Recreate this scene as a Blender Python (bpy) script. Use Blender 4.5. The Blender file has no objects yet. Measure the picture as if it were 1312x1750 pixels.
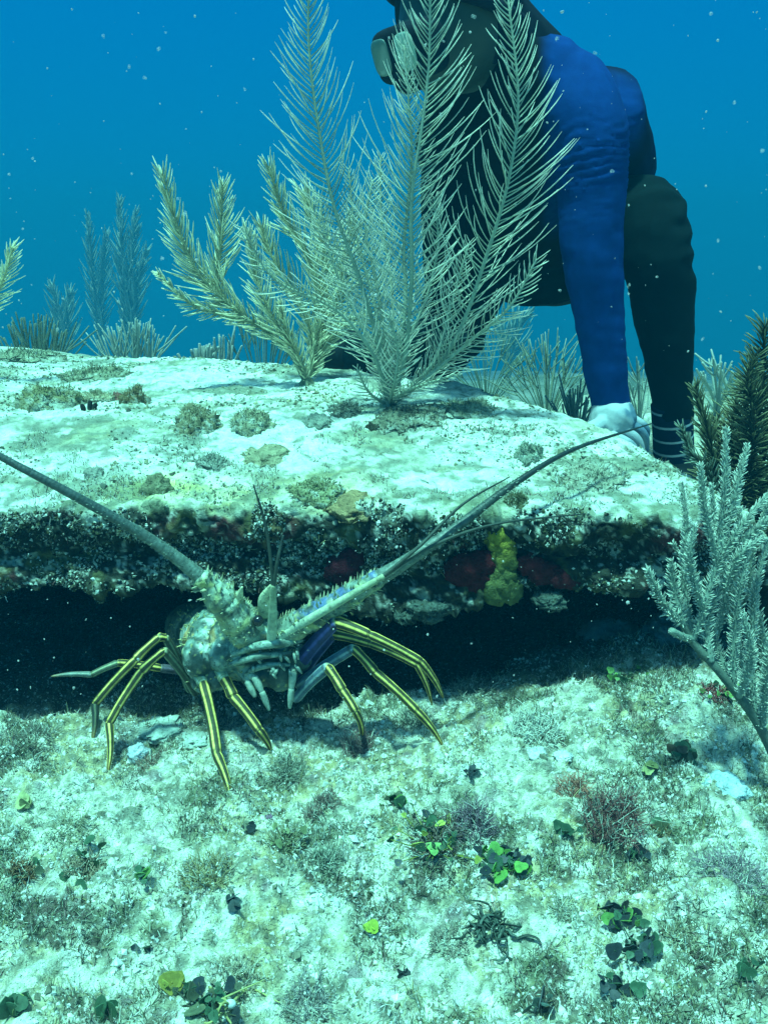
import bpy, math, random
import numpy as np
from math import radians, pi, sin, cos, tan, atan2

# ------------------------------------------------------------------ camera, world, sun, exposure
sc = bpy.context.scene
COL = sc.collection
RNG = np.random.default_rng(11)
random.seed(5)

CAM_Z, PITCH, F = 0.64, radians(17.35), 1584.0
cd = bpy.data.cameras.new('camera'); cam = bpy.data.objects.new('camera', cd); COL.objects.link(cam)
cam.location = (0, 0, CAM_Z); cam.rotation_euler = (pi/2 - PITCH, 0, 0)
cd.sensor_fit = 'VERTICAL'; cd.sensor_height = 24; cd.lens = 24*F/1750
cd.clip_start = 0.02; cd.clip_end = 200
sc.camera = cam

SUN_EL, SUN_AZ = 76, 215         # the sun stands high, a little behind and left of the camera
w = bpy.data.worlds.new('World'); sc.world = w; w.use_nodes = True
nt = w.node_tree; nt.nodes.clear()
def N(nt, t, **k):
    n = nt.nodes.new(t)
    for a, v in k.items(): setattr(n, a, v)
    return n
out = N(nt, 'ShaderNodeOutputWorld'); add = N(nt, 'ShaderNodeAddShader')
tc = N(nt, 'ShaderNodeTexCoord'); sep = N(nt, 'ShaderNodeSeparateXYZ')
nt.links.new(tc.outputs['Generated'], sep.inputs[0])
rmp = N(nt, 'ShaderNodeValToRGB'); cr = rmp.color_ramp           # radiance of open water by elevation
for i, (p, c) in enumerate([(0.0, (.004, .060, .075)), (0.41, (.010, .22, .30)), (0.455, (.008, .265, .40)), (0.52, (.001, .225, .49)), (0.60, (.000, .205, .54)), (0.82, (.02, .30, .55)), (1.0, (.12, .62, .72))]):
    e = cr.elements[i] if i < 2 else cr.elements.new(p)
    e.position = p; e.color = (*c, 1)
mr = N(nt, 'ShaderNodeMapRange'); mr.inputs[1].default_value = -1; mr.inputs[2].default_value = 1
nt.links.new(sep.outputs[2], mr.inputs[0]); nt.links.new(mr.outputs[0], rmp.inputs[0])
bg1 = N(nt, 'ShaderNodeBackground'); bg1.inputs[1].default_value = 0.61
nt.links.new(rmp.outputs[0], bg1.inputs[0])
sky = N(nt, 'ShaderNodeTexSky', sky_type='NISHITA', sun_disc=False)
sky.sun_elevation = radians(SUN_EL); sky.sun_rotation = radians(SUN_AZ)
win = N(nt, 'ShaderNodeMapRange', interpolation_type='SMOOTHSTEP'); win.inputs[1].default_value = .55; win.inputs[2].default_value = .8   # the round window of sky at the surface
nt.links.new(sep.outputs[2], win.inputs[0])
mul = N(nt, 'ShaderNodeMix', data_type='RGBA', blend_type='MULTIPLY'); mul.inputs[0].default_value = 1
nt.links.new(sky.outputs[0], mul.inputs[6]); mul.inputs[7].default_value = (.35, 1, .85, 1)
mul2 = N(nt, 'ShaderNodeMix', data_type='RGBA', blend_type='MULTIPLY'); mul2.inputs[0].default_value = 1
nt.links.new(mul.outputs[2], mul2.inputs[6]); nt.links.new(win.outputs[0], mul2.inputs[7])
bg2 = N(nt, 'ShaderNodeBackground'); bg2.inputs[1].default_value = 0.10
nt.links.new(mul2.outputs[2], bg2.inputs[0])
nt.links.new(bg1.outputs[0], add.inputs[0]); nt.links.new(bg2.outputs[0], add.inputs[1]); nt.links.new(add.outputs[0], out.inputs[0])

sd = bpy.data.lights.new('sun', 'SUN'); sun = bpy.data.objects.new('sun', sd); COL.objects.link(sun)
sd.energy = 4.6; sd.angle = radians(5); sd.color = (.345, 1.0, .83)      # sunlight after metres of sea water
sun.rotation_euler = (radians(90-SUN_EL), 0, radians(180-SUN_AZ)); sun.location = (1, 1, 8)

sc.view_settings.view_transform = 'Standard'; sc.view_settings.look = 'None'
sc.view_settings.exposure = 0.76; sc.view_settings.gamma = 1
cy = sc.cycles
cy.use_denoising = True; cy.max_bounces = 6; cy.diffuse_bounces = 3; cy.volume_bounces = 1; cy.transparent_max_bounces = 12
cy.use_adaptive_sampling = True; cy.adaptive_threshold = 0.015

# ------------------------------------------------------------------ geometry helpers
def ray(px, py):
    x = (np.asarray(px, float) - 656)/F; y = (875 - np.asarray(py, float))/F
    cp, sp = cos(PITCH), sin(PITCH)
    return np.stack([x, cp + y*sp, -sp + y*cp], -1)
def P(px, py, d):
    r = ray(px, py)
    return np.array([0, 0, CAM_Z]) + r*(d/r[..., 1])
def PX(r_px, d): return r_px*d*1.02/F

def _h(ix, iy, iz, seed):
    n = (ix*374761393 + iy*668265263 + iz*2147483647 + seed*1274126177) & 0xffffffff
    n = ((n ^ (n >> 13))*1274126177) & 0xffffffff
    n = ((n ^ (n >> 16))*2246822519) & 0xffffffff
    return ((n ^ (n >> 15)) & 0xffffff)/float(0xffffff)
def noise(p, seed=0):
    p = np.asarray(p, float); i = np.floor(p).astype(np.int64); f = p - i; u = f*f*f*(f*(f*6-15)+10)
    r = 0
    for dx in (0, 1):
        for dy in (0, 1):
            for dz in (0, 1):
                wgt = (u[..., 0] if dx else 1-u[..., 0])*(u[..., 1] if dy else 1-u[..., 1])*(u[..., 2] if dz else 1-u[..., 2])
                r = r + wgt*_h(i[..., 0]+dx, i[..., 1]+dy, i[..., 2]+dz, seed)
    return r*2-1
def fbm(p, octv=4, seed=0, gain=.5):
    p = np.asarray(p, float); a, s, r = 1., 0., 0.
    for k in range(octv):
        r = r + a*noise(p + 17.3*k, seed+k*7); s += a; a *= gain; p = p*2.03
    return r/s
def sst(a, b, x):
    t = np.clip((np.asarray(x, float)-a)/(b-a), 0, 1); return t*t*(3-2*t)
def mixc(a, b, t): return np.asarray(a)*(1-t[..., None]) + np.asarray(b)*t[..., None]

def mk(name, V, Fc, mat, col=None, parent=None, uv=None, smooth=True):
    """link ONE mesh object; Fc: list of int arrays (n,3) or (n,4); col (N,3) point colours"""
    V = np.asarray(V, float).reshape(-1, 3)
    if not isinstance(Fc, (list, tuple)): Fc = [Fc]
    Fc = [np.asarray(f) for f in Fc if len(f)]
    m = bpy.data.meshes.new(name)
    m.vertices.add(len(V)); m.vertices.foreach_set('co', V.ravel())
    li = np.concatenate([f.ravel() for f in Fc]).astype(np.int32)
    tot = np.concatenate([np.full(len(f), f.shape[1], np.int32) for f in Fc])
    st = np.concatenate([[0], np.cumsum(tot)[:-1]]).astype(np.int32)
    m.loops.add(len(li)); m.loops.foreach_set('vertex_index', li)
    m.polygons.add(len(tot)); m.polygons.foreach_set('loop_start', st); m.polygons.foreach_set('loop_total', tot)
    m.polygons.foreach_set('use_smooth', np.full(len(tot), smooth))
    if col is not None:
        col = np.asarray(col, float)
        if col.ndim == 1: col = np.tile(col, (len(V), 1))
        a = m.attributes.new('Col', 'FLOAT_COLOR', 'POINT')
        a.data.foreach_set('color', np.concatenate([np.clip(col, 0, 1), np.ones((len(V), 1))], 1).ravel())
    m.update(calc_edges=True); m.validate()
    m.materials.append(mat)
    o = bpy.data.objects.new(name, m); COL.objects.link(o)
    if parent is not None:
        o.parent = parent; o.matrix_parent_inverse = parent.matrix_basis.inverted()
    return o
def recenter(o, loc):
    loc = np.asarray(loc, float); n = len(o.data.vertices); a = np.empty(n*3)
    o.data.vertices.foreach_get('co', a); a = a.reshape(-1, 3) - loc
    o.data.vertices.foreach_set('co', a.ravel()); o.location = loc; o.data.update()
def tag(o, label=None, cat=None, group=None, kind=None):
    for k, v in (('label', label), ('category', cat), ('group', group), ('kind', kind)):
        if v: o[k] = v
    return o
def empty(name, loc, label, cat, group=None):
    o = bpy.data.objects.new(name, None); COL.objects.link(o); o.location = tuple(loc); o.empty_display_size = .05
    return tag(o, label, cat, group)

class MB:
    def __init__(s): s.V, s.F4, s.F3, s.C, s.n = [], [], [], [], 0
    def add(s, V, F, C):
        V = np.asarray(V, float).reshape(-1, 3); F = np.asarray(F); C = np.asarray(C, float)
        if C.ndim == 1: C = np.tile(C, (len(V), 1))
        (s.F4 if F.shape[1] == 4 else s.F3).append(F + s.n); s.V.append(V); s.C.append(C.reshape(-1, 3)); s.n += len(V)
        return s
    def join(s, o):
        for V, C in zip(o.V, o.C): s.V.append(V); s.C.append(C)
        s.F4 += [f+s.n for f in o.F4]; s.F3 += [f+s.n for f in o.F3]; s.n += o.n
        return s
    def arrays(s):
        Fs = []
        if s.F4: Fs.append(np.concatenate(s.F4))
        if s.F3: Fs.append(np.concatenate(s.F3))
        return np.concatenate(s.V), Fs, np.concatenate(s.C)
    def build(s, name, mat, parent=None, smooth=True, loc=None):
        V, Fs, C = s.arrays(); o = mk(name, V, Fs, mat, C, parent, smooth=smooth)
        if loc is not None and parent is None: recenter(o, loc)
        return o

def catmull(pts, n):
    pts = np.asarray(pts, float)
    if len(pts) == 2: return pts[0] + (pts[1]-pts[0])*np.linspace(0, 1, n)[:, None]
    q = np.vstack([2*pts[0]-pts[1], pts, 2*pts[-1]-pts[-2]])
    seg = np.linalg.norm(np.diff(pts[:, :3], axis=0), axis=1); cs = np.concatenate([[0], np.cumsum(seg)])
    t = np.linspace(0, cs[-1], n); k = np.clip(np.searchsorted(cs, t, 'right')-1, 0, len(pts)-2)
    u = ((t-cs[k])/np.maximum(seg[k], 1e-9))[:, None]
    a, b, c, d = q[k], q[k+1], q[k+2], q[k+3]
    return .5*((2*b)+(-a+c)*u+(2*a-5*b+4*c-d)*u*u+(-a+3*b-3*c+d)*u**3)

def tubes(C, R, sides=5, ref=None, R2=None):
    """batch of tubes: C (n,k,3), R (n,k) -> V, quads, (t,angle) per vertex"""
    C = np.asarray(C, float); n, k, _ = C.shape; R = np.broadcast_to(R, (n, k))
    T = np.gradient(C, axis=1); T /= np.linalg.norm(T, axis=2, keepdims=True)+1e-12
    if ref is None:
        m = T.mean(1); ax = np.argmin(np.abs(m), axis=1); ref = np.eye(3)[ax]
    ref = np.broadcast_to(ref, (n, 3))[:, None, :]
    A = np.cross(T, ref); A /= np.linalg.norm(A, axis=2, keepdims=True)+1e-12
    B = np.cross(T, A)
    th = np.arange(sides)/sides*2*pi
    R2 = R if R2 is None else np.broadcast_to(R2, (n, k))
    V = C[:, :, None, :] + (R[..., None]*np.cos(th))[..., None]*A[:, :, None, :] + (R2[..., None]*np.sin(th))[..., None]*B[:, :, None, :]
    idx = np.arange(n*k*sides).reshape(n, k, sides); nx = np.roll(idx, -1, 2)
    Q = np.stack([idx[:, :-1], nx[:, :-1], nx[:, 1:], idx[:, 1:]], -1).reshape(-1, 4)
    t = np.broadcast_to(np.linspace(0, 1, k)[None, :, None], (n, k, sides)).ravel()
    a = np.broadcast_to(th[None, None, :], (n, k, sides)).ravel()
    return V.reshape(-1, 3), Q, t, a
def tube(pts, rad, n=24, sides=10, ref=None, rad2=None, cap=True):
    """one smooth tube through pts with radii interpolated along it, closed at both ends"""
    pts = np.asarray(pts, float); rad = np.atleast_1d(np.asarray(rad, float))
    if len(rad) == 1: rad = np.repeat(rad, len(pts))
    r2 = rad if rad2 is None else np.asarray(rad2, float)
    q = catmull(np.hstack([pts, rad[:, None], r2[:, None]]), n)
    c, r, rr = q[:, :3], np.maximum(q[:, 3], 1e-5), np.maximum(q[:, 4], 1e-5)
    if cap:
        t0 = c[0]-c[1]; t0 /= np.linalg.norm(t0)+1e-12; t1 = c[-1]-c[-2]; t1 /= np.linalg.norm(t1)+1e-12
        c = np.vstack([c[0]+t0*r[0]*.5, c[0]+t0*r[0]*.35, c, c[-1]+t1*r[-1]*.35, c[-1]+t1*r[-1]*.5])
        r = np.concatenate([[r[0]*.02, r[0]*.7], r, [r[-1]*.7, r[-1]*.02]]); rr = np.concatenate([[rr[0]*.02, rr[0]*.7], rr, [rr[-1]*.7, rr[-1]*.02]])
    return tubes(c[None], r[None], sides, None if ref is None else np.asarray(ref, float)[None], rr[None])
def ball(c, r, nu=14, nv=10):
    """ellipsoid, r scalar or (rx,ry,rz)"""
    r = np.broadcast_to(r, 3); u = np.arange(nu)/nu*2*pi; v = np.linspace(.02, pi-.02, nv)
    V = np.stack([np.outer(np.sin(v), np.cos(u))*r[0], np.outer(np.sin(v), np.sin(u))*r[1], np.outer(np.cos(v), np.ones(nu))*r[2]], -1).reshape(-1, 3)+np.asarray(c)
    i = np.arange(nu*nv).reshape(nv, nu); nx = np.roll(i, -1, 1)
    return V, np.stack([i[:-1], i[1:], nx[1:], nx[:-1]], -1).reshape(-1, 4)
def fuse(mb, voxel, smooth=6):
    """union of the shapes in mb as ONE continuous surface (voxel remesh + smoothing)"""
    o = mb.build('tmp', M['plain']); 
    r = o.modifiers.new('r', 'REMESH'); r.mode = 'VOXEL'; r.voxel_size = voxel
    if smooth: s = o.modifiers.new('s', 'SMOOTH'); s.iterations = smooth; s.factor = .5
    me = bpy.data.meshes.new_from_object(o.evaluated_get(bpy.context.evaluated_depsgraph_get()))
    n = len(me.vertices); V = np.empty(n*3); me.vertices.foreach_get('co', V); V = V.reshape(-1, 3)
    nn = np.empty(n*3); me.vertices.foreach_get('normal', nn)
    L = np.empty(len(me.loops), np.int32); me.loops.foreach_get('vertex_index', L)
    tot = np.empty(len(me.polygons), np.int32); me.polygons.foreach_get('loop_total', tot)
    Fq = L.reshape(-1, 4) if (tot == 4).all() else None
    if Fq is None:
        st = np.concatenate([[0], np.cumsum(tot)[:-1]]); Fq = []
        for k in (3, 4):
            s_ = st[tot == k]; Fq.append(np.stack([L[s_+j] for j in range(k)], 1) if len(s_) else np.zeros((0, k), int))
    me0 = o.data; bpy.data.objects.remove(o); bpy.data.meshes.remove(me0); bpy.data.meshes.remove(me)
    return V, Fq, nn.reshape(-1, 3)
def project(V):
    """photo pixel of world points (used only to choose where cloth colours change)"""
    d = V - np.array([0, 0, CAM_Z]); cp, sp = cos(PITCH), sin(PITCH)
    z = d[:, 1]*cp - d[:, 2]*sp; y = d[:, 1]*sp + d[:, 2]*cp
    return 656 + F*d[:, 0]/z, 875 - F*y/z

# ------------------------------------------------------------------ materials (colour attribute x procedural noise, procedural bump)
M = {}
def vmat(name, vs=60, va=.35, bs=300, ba=.3, rough=.8, bd=.002, spec=.3, dark=None, light=None):
    m = bpy.data.materials.new(name); m.use_nodes = True; t = m.node_tree; L = t.links
    b = t.nodes['Principled BSDF']; b.inputs['Roughness'].default_value = rough; b.inputs['Specular IOR Level'].default_value = spec
    at = N(t, 'ShaderNodeAttribute', attribute_name='Col'); tx = N(t, 'ShaderNodeTexCoord')
    n1 = N(t, 'ShaderNodeTexNoise'); n1.inputs['Scale'].default_value = vs; n1.inputs['Detail'].default_value = 5; n1.inputs['Roughness'].default_value = .65
    L.new(tx.outputs['Object'], n1.inputs['Vector'])
    mp = N(t, 'ShaderNodeMapRange'); mp.inputs[1].default_value = .3; mp.inputs[2].default_value = .7; mp.inputs[3].default_value = 1-va; mp.inputs[4].default_value = 1+va
    L.new(n1.outputs[0], mp.inputs[0])
    mx = N(t, 'ShaderNodeMix', data_type='RGBA', blend_type='MULTIPLY'); mx.inputs[0].default_value = 1
    L.new(at.outputs['Color'], mx.inputs[6]); L.new(mp.outputs[0], mx.inputs[7]); c = mx.outputs[2]
    for spec_, mode in ((dark, 'd'), (light, 'l')):
        if spec_:
            sc_, lo, hi, colr = spec_
            n3 = N(t, 'ShaderNodeTexNoise'); n3.inputs['Scale'].default_value = sc_; n3.inputs['Detail'].default_value = 4; n3.inputs['Roughness'].default_value = .7
            L.new(tx.outputs['Object'], n3.inputs['Vector'])
            m3 = N(t, 'ShaderNodeMapRange'); m3.inputs[1].default_value = lo; m3.inputs[2].default_value = hi
            L.new(n3.outputs[0], m3.inputs[0])
            k = N(t, 'ShaderNodeMix', data_type='RGBA'); L.new(m3.outputs[0], k.inputs[0]); L.new(c, k.inputs[6]); k.inputs[7].default_value = (*colr, 1); c = k.outputs[2]
    L.new(c, b.inputs['Base Color'])
    n2 = N(t, 'ShaderNodeTexNoise'); n2.inputs['Scale'].default_value = bs; n2.inputs['Detail'].default_value = 4; n2.inputs['Roughness'].default_value = .6
    L.new(tx.outputs['Object'], n2.inputs['Vector'])
    bp = N(t, 'ShaderNodeBump'); bp.inputs['Strength'].default_value = ba; bp.inputs['Distance'].default_value = bd
    L.new(n2.outputs[0], bp.inputs['Height']); L.new(bp.outputs[0], b.inputs['Normal'])
    M[name] = m; return m
vmat('plain')
vmat('reef_sand', vs=45, va=.35, bs=260, ba=.9, bd=.006, rough=.95, spec=.1, dark=(330, .57, .66, (.05, .06, .04)), light=(190, .56, .68, (.74, .78, .72)))
vmat('reef_rock', vs=50, va=.35, bs=220, ba=.8, bd=.005, rough=.95, spec=.1, dark=(260, .59, .70, (.06, .07, .05)))
vmat('turf', vs=120, va=.4, bs=500, ba=.3, rough=.9, spec=.1)
vmat('coral_polyps', vs=150, va=.25, bs=700, ba=.6, bd=.0015, rough=.85, spec=.15)
vmat('leaf', vs=220, va=.3, bs=300, ba=.2, rough=.55, spec=.3)
vmat('mound', vs=90, va=.45, bs=260, ba=1., bd=.006, rough=.95, spec=.1, dark=(170, .55, .68, (.05, .055, .03)))
vmat('sponge', vs=90, va=.4, bs=350, ba=.9, bd=.003, rough=.9, spec=.1, dark=(240, .62, .72, (.02, .02, .01)))
vmat('shell', vs=150, va=.45, bs=260, ba=.5, bd=.002, rough=.42, spec=.45, dark=(95, .56, .68, (.035, .06, .045)))
vmat('leg_shell', vs=120, va=.4, bs=300, ba=.35, rough=.55, spec=.3, dark=(210, .60, .72, (.06, .06, .03)))
vmat('eye', vs=50, va=.1, rough=.12, spec=.6)
vmat('cloth', vs=25, va=.2, bs=420, ba=.25, bd=.001, rough=.92, spec=.06)
vmat('neoprene', vs=25, va=.25, bs=300, ba=.2, bd=.001, rough=.9, spec=.06)
vmat('skin', vs=40, va=.1, bs=300, ba=.1, rough=.5)
vmat('glove', vs=35, va=.12, bs=200, ba=.35, bd=.002, rough=.85, spec=.15)
vmat('lens', vs=20, va=.1, bs=50, ba=.05, rough=.1, spec=.6)
vmat('snow', vs=50, va=.1, rough=.9); M['snow'].node_tree.nodes['Principled BSDF'].inputs['Alpha'].default_value = .5

# ------------------------------------------------------------------ seabed: one sheet out to the haze
def ground_z(x, y, fine=True):
    x = np.asarray(x, float); y = np.asarray(y, float)
    z = .012*fbm(np.stack([x*3.1, y*3.1, 0*x], -1), 3, 3)
    near = 1-sst(2.0, 4.0, y)
    if fine:
        p = np.stack([x, y, 0*x], -1)
        z = z + near*(.020*fbm(p*9, 2, 22) + .020*fbm(p*19, 3, 21) + .014*np.abs(fbm(p*42, 3, 33)) + .0045*fbm(p*130, 2, 45))
    z = z + .16*sst(.1, .7, x)*sst(1.35, 1.75, y)*(1-sst(2.6, 4, y))                      # the bottom rises where the diver crouches
    y0 = 1.085+.10*sst(-.22, .02, x)+.12*sst(.02, .3, x); z = z - .05*sst(y0, y0+.07, y)*(1-sst(1.9, 2.1, y))*(1-sst(.25, .45, x))                # hollow under the ledge
    z = z + .035*sst(.15, .45, x)*sst(.95, 1.15, y)*(1-sst(1.3, 1.6, y))
    z = z + .22*fbm(np.stack([x*.5, y*.5, 0*x+5], -1), 3, 8)*sst(2.5, 6, y) - .15*np.maximum(y-2.8, 0)   # the reef slopes away into deeper water
    return z
def warp(lo, hi, a, b, step, grow):
    """coordinates lo..hi, evenly fine inside a..b, growing steps outside"""
    mid = list(np.arange(a, b, step)); l, s, p = [], step, a
    while p > lo: s *= grow; p -= s; l.append(max(p, lo))
    r, s, p = [], step, mid[-1]
    while p < hi: s *= grow; p += s; r.append(min(p, hi))
    return np.array(l[::-1]+mid+r)
def grid_faces(nu, nv):
    i = np.arange(nu*nv).reshape(nu, nv)
    return np.stack([i[:-1, :-1], i[1:, :-1], i[1:, 1:], i[:-1, 1:]], -1).reshape(-1, 4)
def turf_mask(p): return sst(-.02, .22, fbm(np.stack([p[..., 0], p[..., 1], 0*p[..., 0]], -1)*15, 4, 601, .6))
def sand_color(V, seed=0):
    p = V
    base = np.array([.56, .58, .45])
    a = fbm(p*9, 4, 61+seed); b = fbm(p*28, 4, 71+seed); c = fbm(p*75, 3, 81+seed)
    C = np.tile(base, (len(V), 1))
    C = mixc(C, [.36, .36, .20], sst(.02, .40, b)*.75)               # olive film
    C = mixc(C, [.40, .34, .13], sst(.06, .40, a+.35*c)*.65)         # yellow-brown film
    C = mixc(C, [.20, .22, .17], sst(.05, .40, c-.2*b)*.8)            # dark turf
    C = mixc(C, [.34, .24, .30], sst(.25, .5, fbm(p*40, 3, 91+seed))*.45)   # dull purple crust
    C = mixc(C, [.76, .77, .68], sst(.10, .45, -c+.3*b)*.8)          # clean pale sediment
    if seed == 0:
        tm = turf_mask(p)*sst(-.25, .2, b+.5*c); C = mixc(C, [.15, .18, .10], tm*.8); C = mixc(C, [.11, .085, .08], tm*sst(.0, .3, fbm(p*24, 3, 611))*.8); C = mixc(C, [.05, .06, .045], sst(.12, .34, fbm(p*60, 3, 612))*(.35+.55*tm))
    C = mixc(C, [.07, .10, .06], sst(2.2, 3.0, p[:, 1])*(.6+.4*sst(-.3, .3, fbm(p*1.5, 3, 99+seed))))      # weed beds beyond the ledge
    C = mixc(C, [.07, .08, .06], sst(1.16, 1.26, p[:, 1])*(1-sst(2., 2.2, p[:, 1]))*(1-sst(.38, .5, p[:, 0]))*(p[:, 2] < .10))      # shade of the undercut put into the floor's colour
    return C
gx = warp(-30, 30, -.52, .62, .0024, 1.09); gy = warp(-1.5, 58, .56, 1.24, .0022, 1.07)
X, Y = np.meshgrid(gx, gy, indexing='ij')
Vg = np.stack([X, Y, ground_z(X, Y)], -1).reshape(-1, 3)
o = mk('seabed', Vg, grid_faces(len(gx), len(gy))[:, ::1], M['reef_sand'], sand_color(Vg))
tag(o, 'pale rubble seabed dusted with sediment and algal film', 'seabed', kind='structure')

def G(px, py, sink=0.0):
    """where the line of sight through a photo pixel meets the seabed"""
    r = ray(px, py); t = np.linspace(.3, 6, 2400)[:, None]
    p = np.array([0, 0, CAM_Z]) + t*r
    k = np.argmax(p[:, 2] < ground_z(p[:, 0], p[:, 1])); q = p[k].copy(); q[2] -= sink
    return q

# ------------------------------------------------------------------ reef ledge: domed slab with an undercut
_bx = np.array([-9, -3, -.9, -.6, -.1, .13, .22, .30, .37, .43, .48, .54, .65, .8]); _by = np.array([3.4, 2.9, 2.45, 2.26, 2.02, 1.86, 1.68, 1.55, 1.45, 1.35, 1.24, 1.04, .4, -.4])
def slab_z(x, y, fine=True):
    x = np.asarray(x, float); y = np.asarray(y, float)
    z = .272 + .078*sst(1.10, 1.55, y) - .012*sst(-.2, -.7, x)
    e = y - np.interp(x, _bx, _by)
    z = z - .75*np.log1p(np.exp(np.clip(e/.05, -30, 30)))*.05 - .9*np.maximum(e-.12, 0)
    p = np.stack([x, y, 0*x], -1)
    z = z + .012*fbm(p*3.5, 3, 13)
    if fine: z = z + .006*fbm(p*14, 3, 14) + .0055*fbm(p*40, 3, 15, .6) + .0024*fbm(p*130, 2, 16)
    return z
def front_y(x):
    x = np.asarray(x, float); q = np.stack([x, 0*x, 0*x], -1)
    return 1.155 + .02*fbm(q*3, 2, 4) + .016*fbm(q*11, 3, 5) - .02*sst(-.12, 0, x)*(1-sst(.02, .14, x))
def bottom_z(x):
    x = np.asarray(x, float); q = np.stack([x, 0*x, 0*x], -1)
    return .168 - .035*sst(-.25, -.02, x)*(1-sst(.10, .2, x)) + .012*sst(.2, .35, x) + .012*fbm(q*7, 3, 6)
sx = warp(-3.2, .85, -.56, .60, .0027, 1.10)
top_o = np.concatenate([np.arange(1.7, .62, -.016), np.arange(.62, .30, -.008), np.arange(.30, .017, -.0036)])
ang = np.linspace(0, pi/2, 14)[1:]
face_t = np.linspace(0, 1, 50)[1:]
und_o = np.concatenate([np.arange(.02, .2, .006), np.arange(.2, 1.1, .03)])
rows = []
yf, zb = front_y(sx), bottom_z(sx)
for o_ in top_o: rows.append(np.stack([sx, yf+o_, slab_z(sx, yf+o_)], -1))
zt = slab_z(sx, yf+.017); zb = np.minimum(zb, zt-.05)
for a in ang: rows.append(np.stack([sx, yf+.017*(1-np.sin(a)), zt-.017*(1-np.cos(a))], -1))
for t in face_t: rows.append(np.stack([sx, yf+.022*np.sin(t*pi)**2*1.0+.012*t, (zt-.017)*(1-t)+zb*t], -1))
for o_ in und_o: rows.append(np.stack([sx, yf+.012+o_, zb+.03*np.minimum(o_, .25)/.25-.25*np.maximum(o_-.5, 0)], -1))
S = np.stack(rows, 1)                                       # (x, profile, 3)
du = np.gradient(S, axis=0); dv = np.gradient(S, axis=1); nr = np.cross(du, dv); nr /= np.linalg.norm(nr, axis=2, keepdims=True)+1e-12
if nr[len(sx)//2, 10, 2] < 0: nr = -nr
nt_, na, nf = len(top_o), len(ang), len(face_t)
rowi = np.arange(S.shape[1])
facew = sst(nt_-14, nt_+na-3, rowi)[None, :]
p3 = S
lump = .020*fbm(p3*13, 3, 41) + .018*np.abs(fbm(p3*36, 3, 42)) + .010*fbm(p3*95, 3, 43)
S = S + nr*(facew*lump)[..., None]
Vs = S.reshape(-1, 3)
fw = np.broadcast_to(facew, S.shape[:2]).ravel()
topC = sand_color(Vs, 5)
topC = mixc(topC, [.69, .76, .69], np.full(len(Vs), .8))
e1 = fbm(Vs*np.array([6, 13, 13]), 5, 52, .6); topC = mixc(topC, [.30, .33, .22], sst(.02, .36, e1)*.7)
e2 = fbm(Vs*np.array([22, 40, 40]), 4, 53, .65); topC = mixc(topC, [.15, .18, .13], sst(.08, .36, e2+.5*e1)*.75)
topC = mixc(topC, [.33, .35, .20], sst(.1, .4, fbm(Vs*np.array([9, 18, 18]), 4, 54))*.5)
for (px, py, rx, ry, cc, k) in [(270, 838, 90, 18, (.62, .62, .10), .8), (420, 850, 110, 30, (.46, .42, .10), .6), (600, 850, 70, 30, (.55, .40, .16), .6), (560, 830, 80, 25, (.36, .36, .16), .5), (880, 880, 150, 20, (.5, .5, .25), .4), (1060, 915, 90, 14, (.30, .28, .08), .8), (860, 905, 40, 14, (.55, .5, .05), .6)]:
    d = 1.2; c0 = P(px, py, d); r_ = ray(px, py); tt = (slab_z(0, 1.2)-CAM_Z)/r_[2]; c0 = np.array([0, 0, CAM_Z])+r_*tt
    q = ((Vs[:, 0]-c0[0])/PX(rx, 1.2))**2 + ((Vs[:, 1]-c0[1])/(PX(ry, 1.2)/sin(radians(17))))**2
    topC = mixc(topC, cc, k*np.exp(-q*1.2)*(.5+.5*sst(-.4, .3, fbm(Vs*40, 3, 77))))
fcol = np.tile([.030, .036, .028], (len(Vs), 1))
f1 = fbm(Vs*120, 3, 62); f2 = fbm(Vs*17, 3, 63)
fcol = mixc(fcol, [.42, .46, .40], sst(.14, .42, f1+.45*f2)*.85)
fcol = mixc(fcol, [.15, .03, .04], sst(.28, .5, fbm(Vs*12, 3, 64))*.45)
fcol = mixc(fcol, [.20, .21, .08], sst(.2, .5, fbm(Vs*25, 3, 66))*.4); fcol = mixc(fcol, [.02, .025, .02], np.broadcast_to(sst(nt_+na+nf-4, nt_+na+nf+6, rowi)[None, :], S.shape[:2]).ravel())  # last mix: underside darkened, the hollow's shade put into its colour
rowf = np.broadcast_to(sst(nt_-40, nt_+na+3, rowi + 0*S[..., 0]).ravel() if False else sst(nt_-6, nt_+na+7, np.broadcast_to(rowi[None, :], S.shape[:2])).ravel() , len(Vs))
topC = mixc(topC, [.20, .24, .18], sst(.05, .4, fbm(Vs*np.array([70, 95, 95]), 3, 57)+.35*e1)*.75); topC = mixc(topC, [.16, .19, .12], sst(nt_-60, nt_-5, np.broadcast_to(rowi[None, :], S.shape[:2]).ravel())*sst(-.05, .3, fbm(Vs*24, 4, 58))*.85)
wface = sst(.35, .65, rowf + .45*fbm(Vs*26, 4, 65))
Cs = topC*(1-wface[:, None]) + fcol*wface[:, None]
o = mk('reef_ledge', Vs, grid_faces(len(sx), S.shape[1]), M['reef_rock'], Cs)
tag(o, 'flat sand dusted limestone ledge with a dark undercut front', 'rock ledge', kind='structure')

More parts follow.
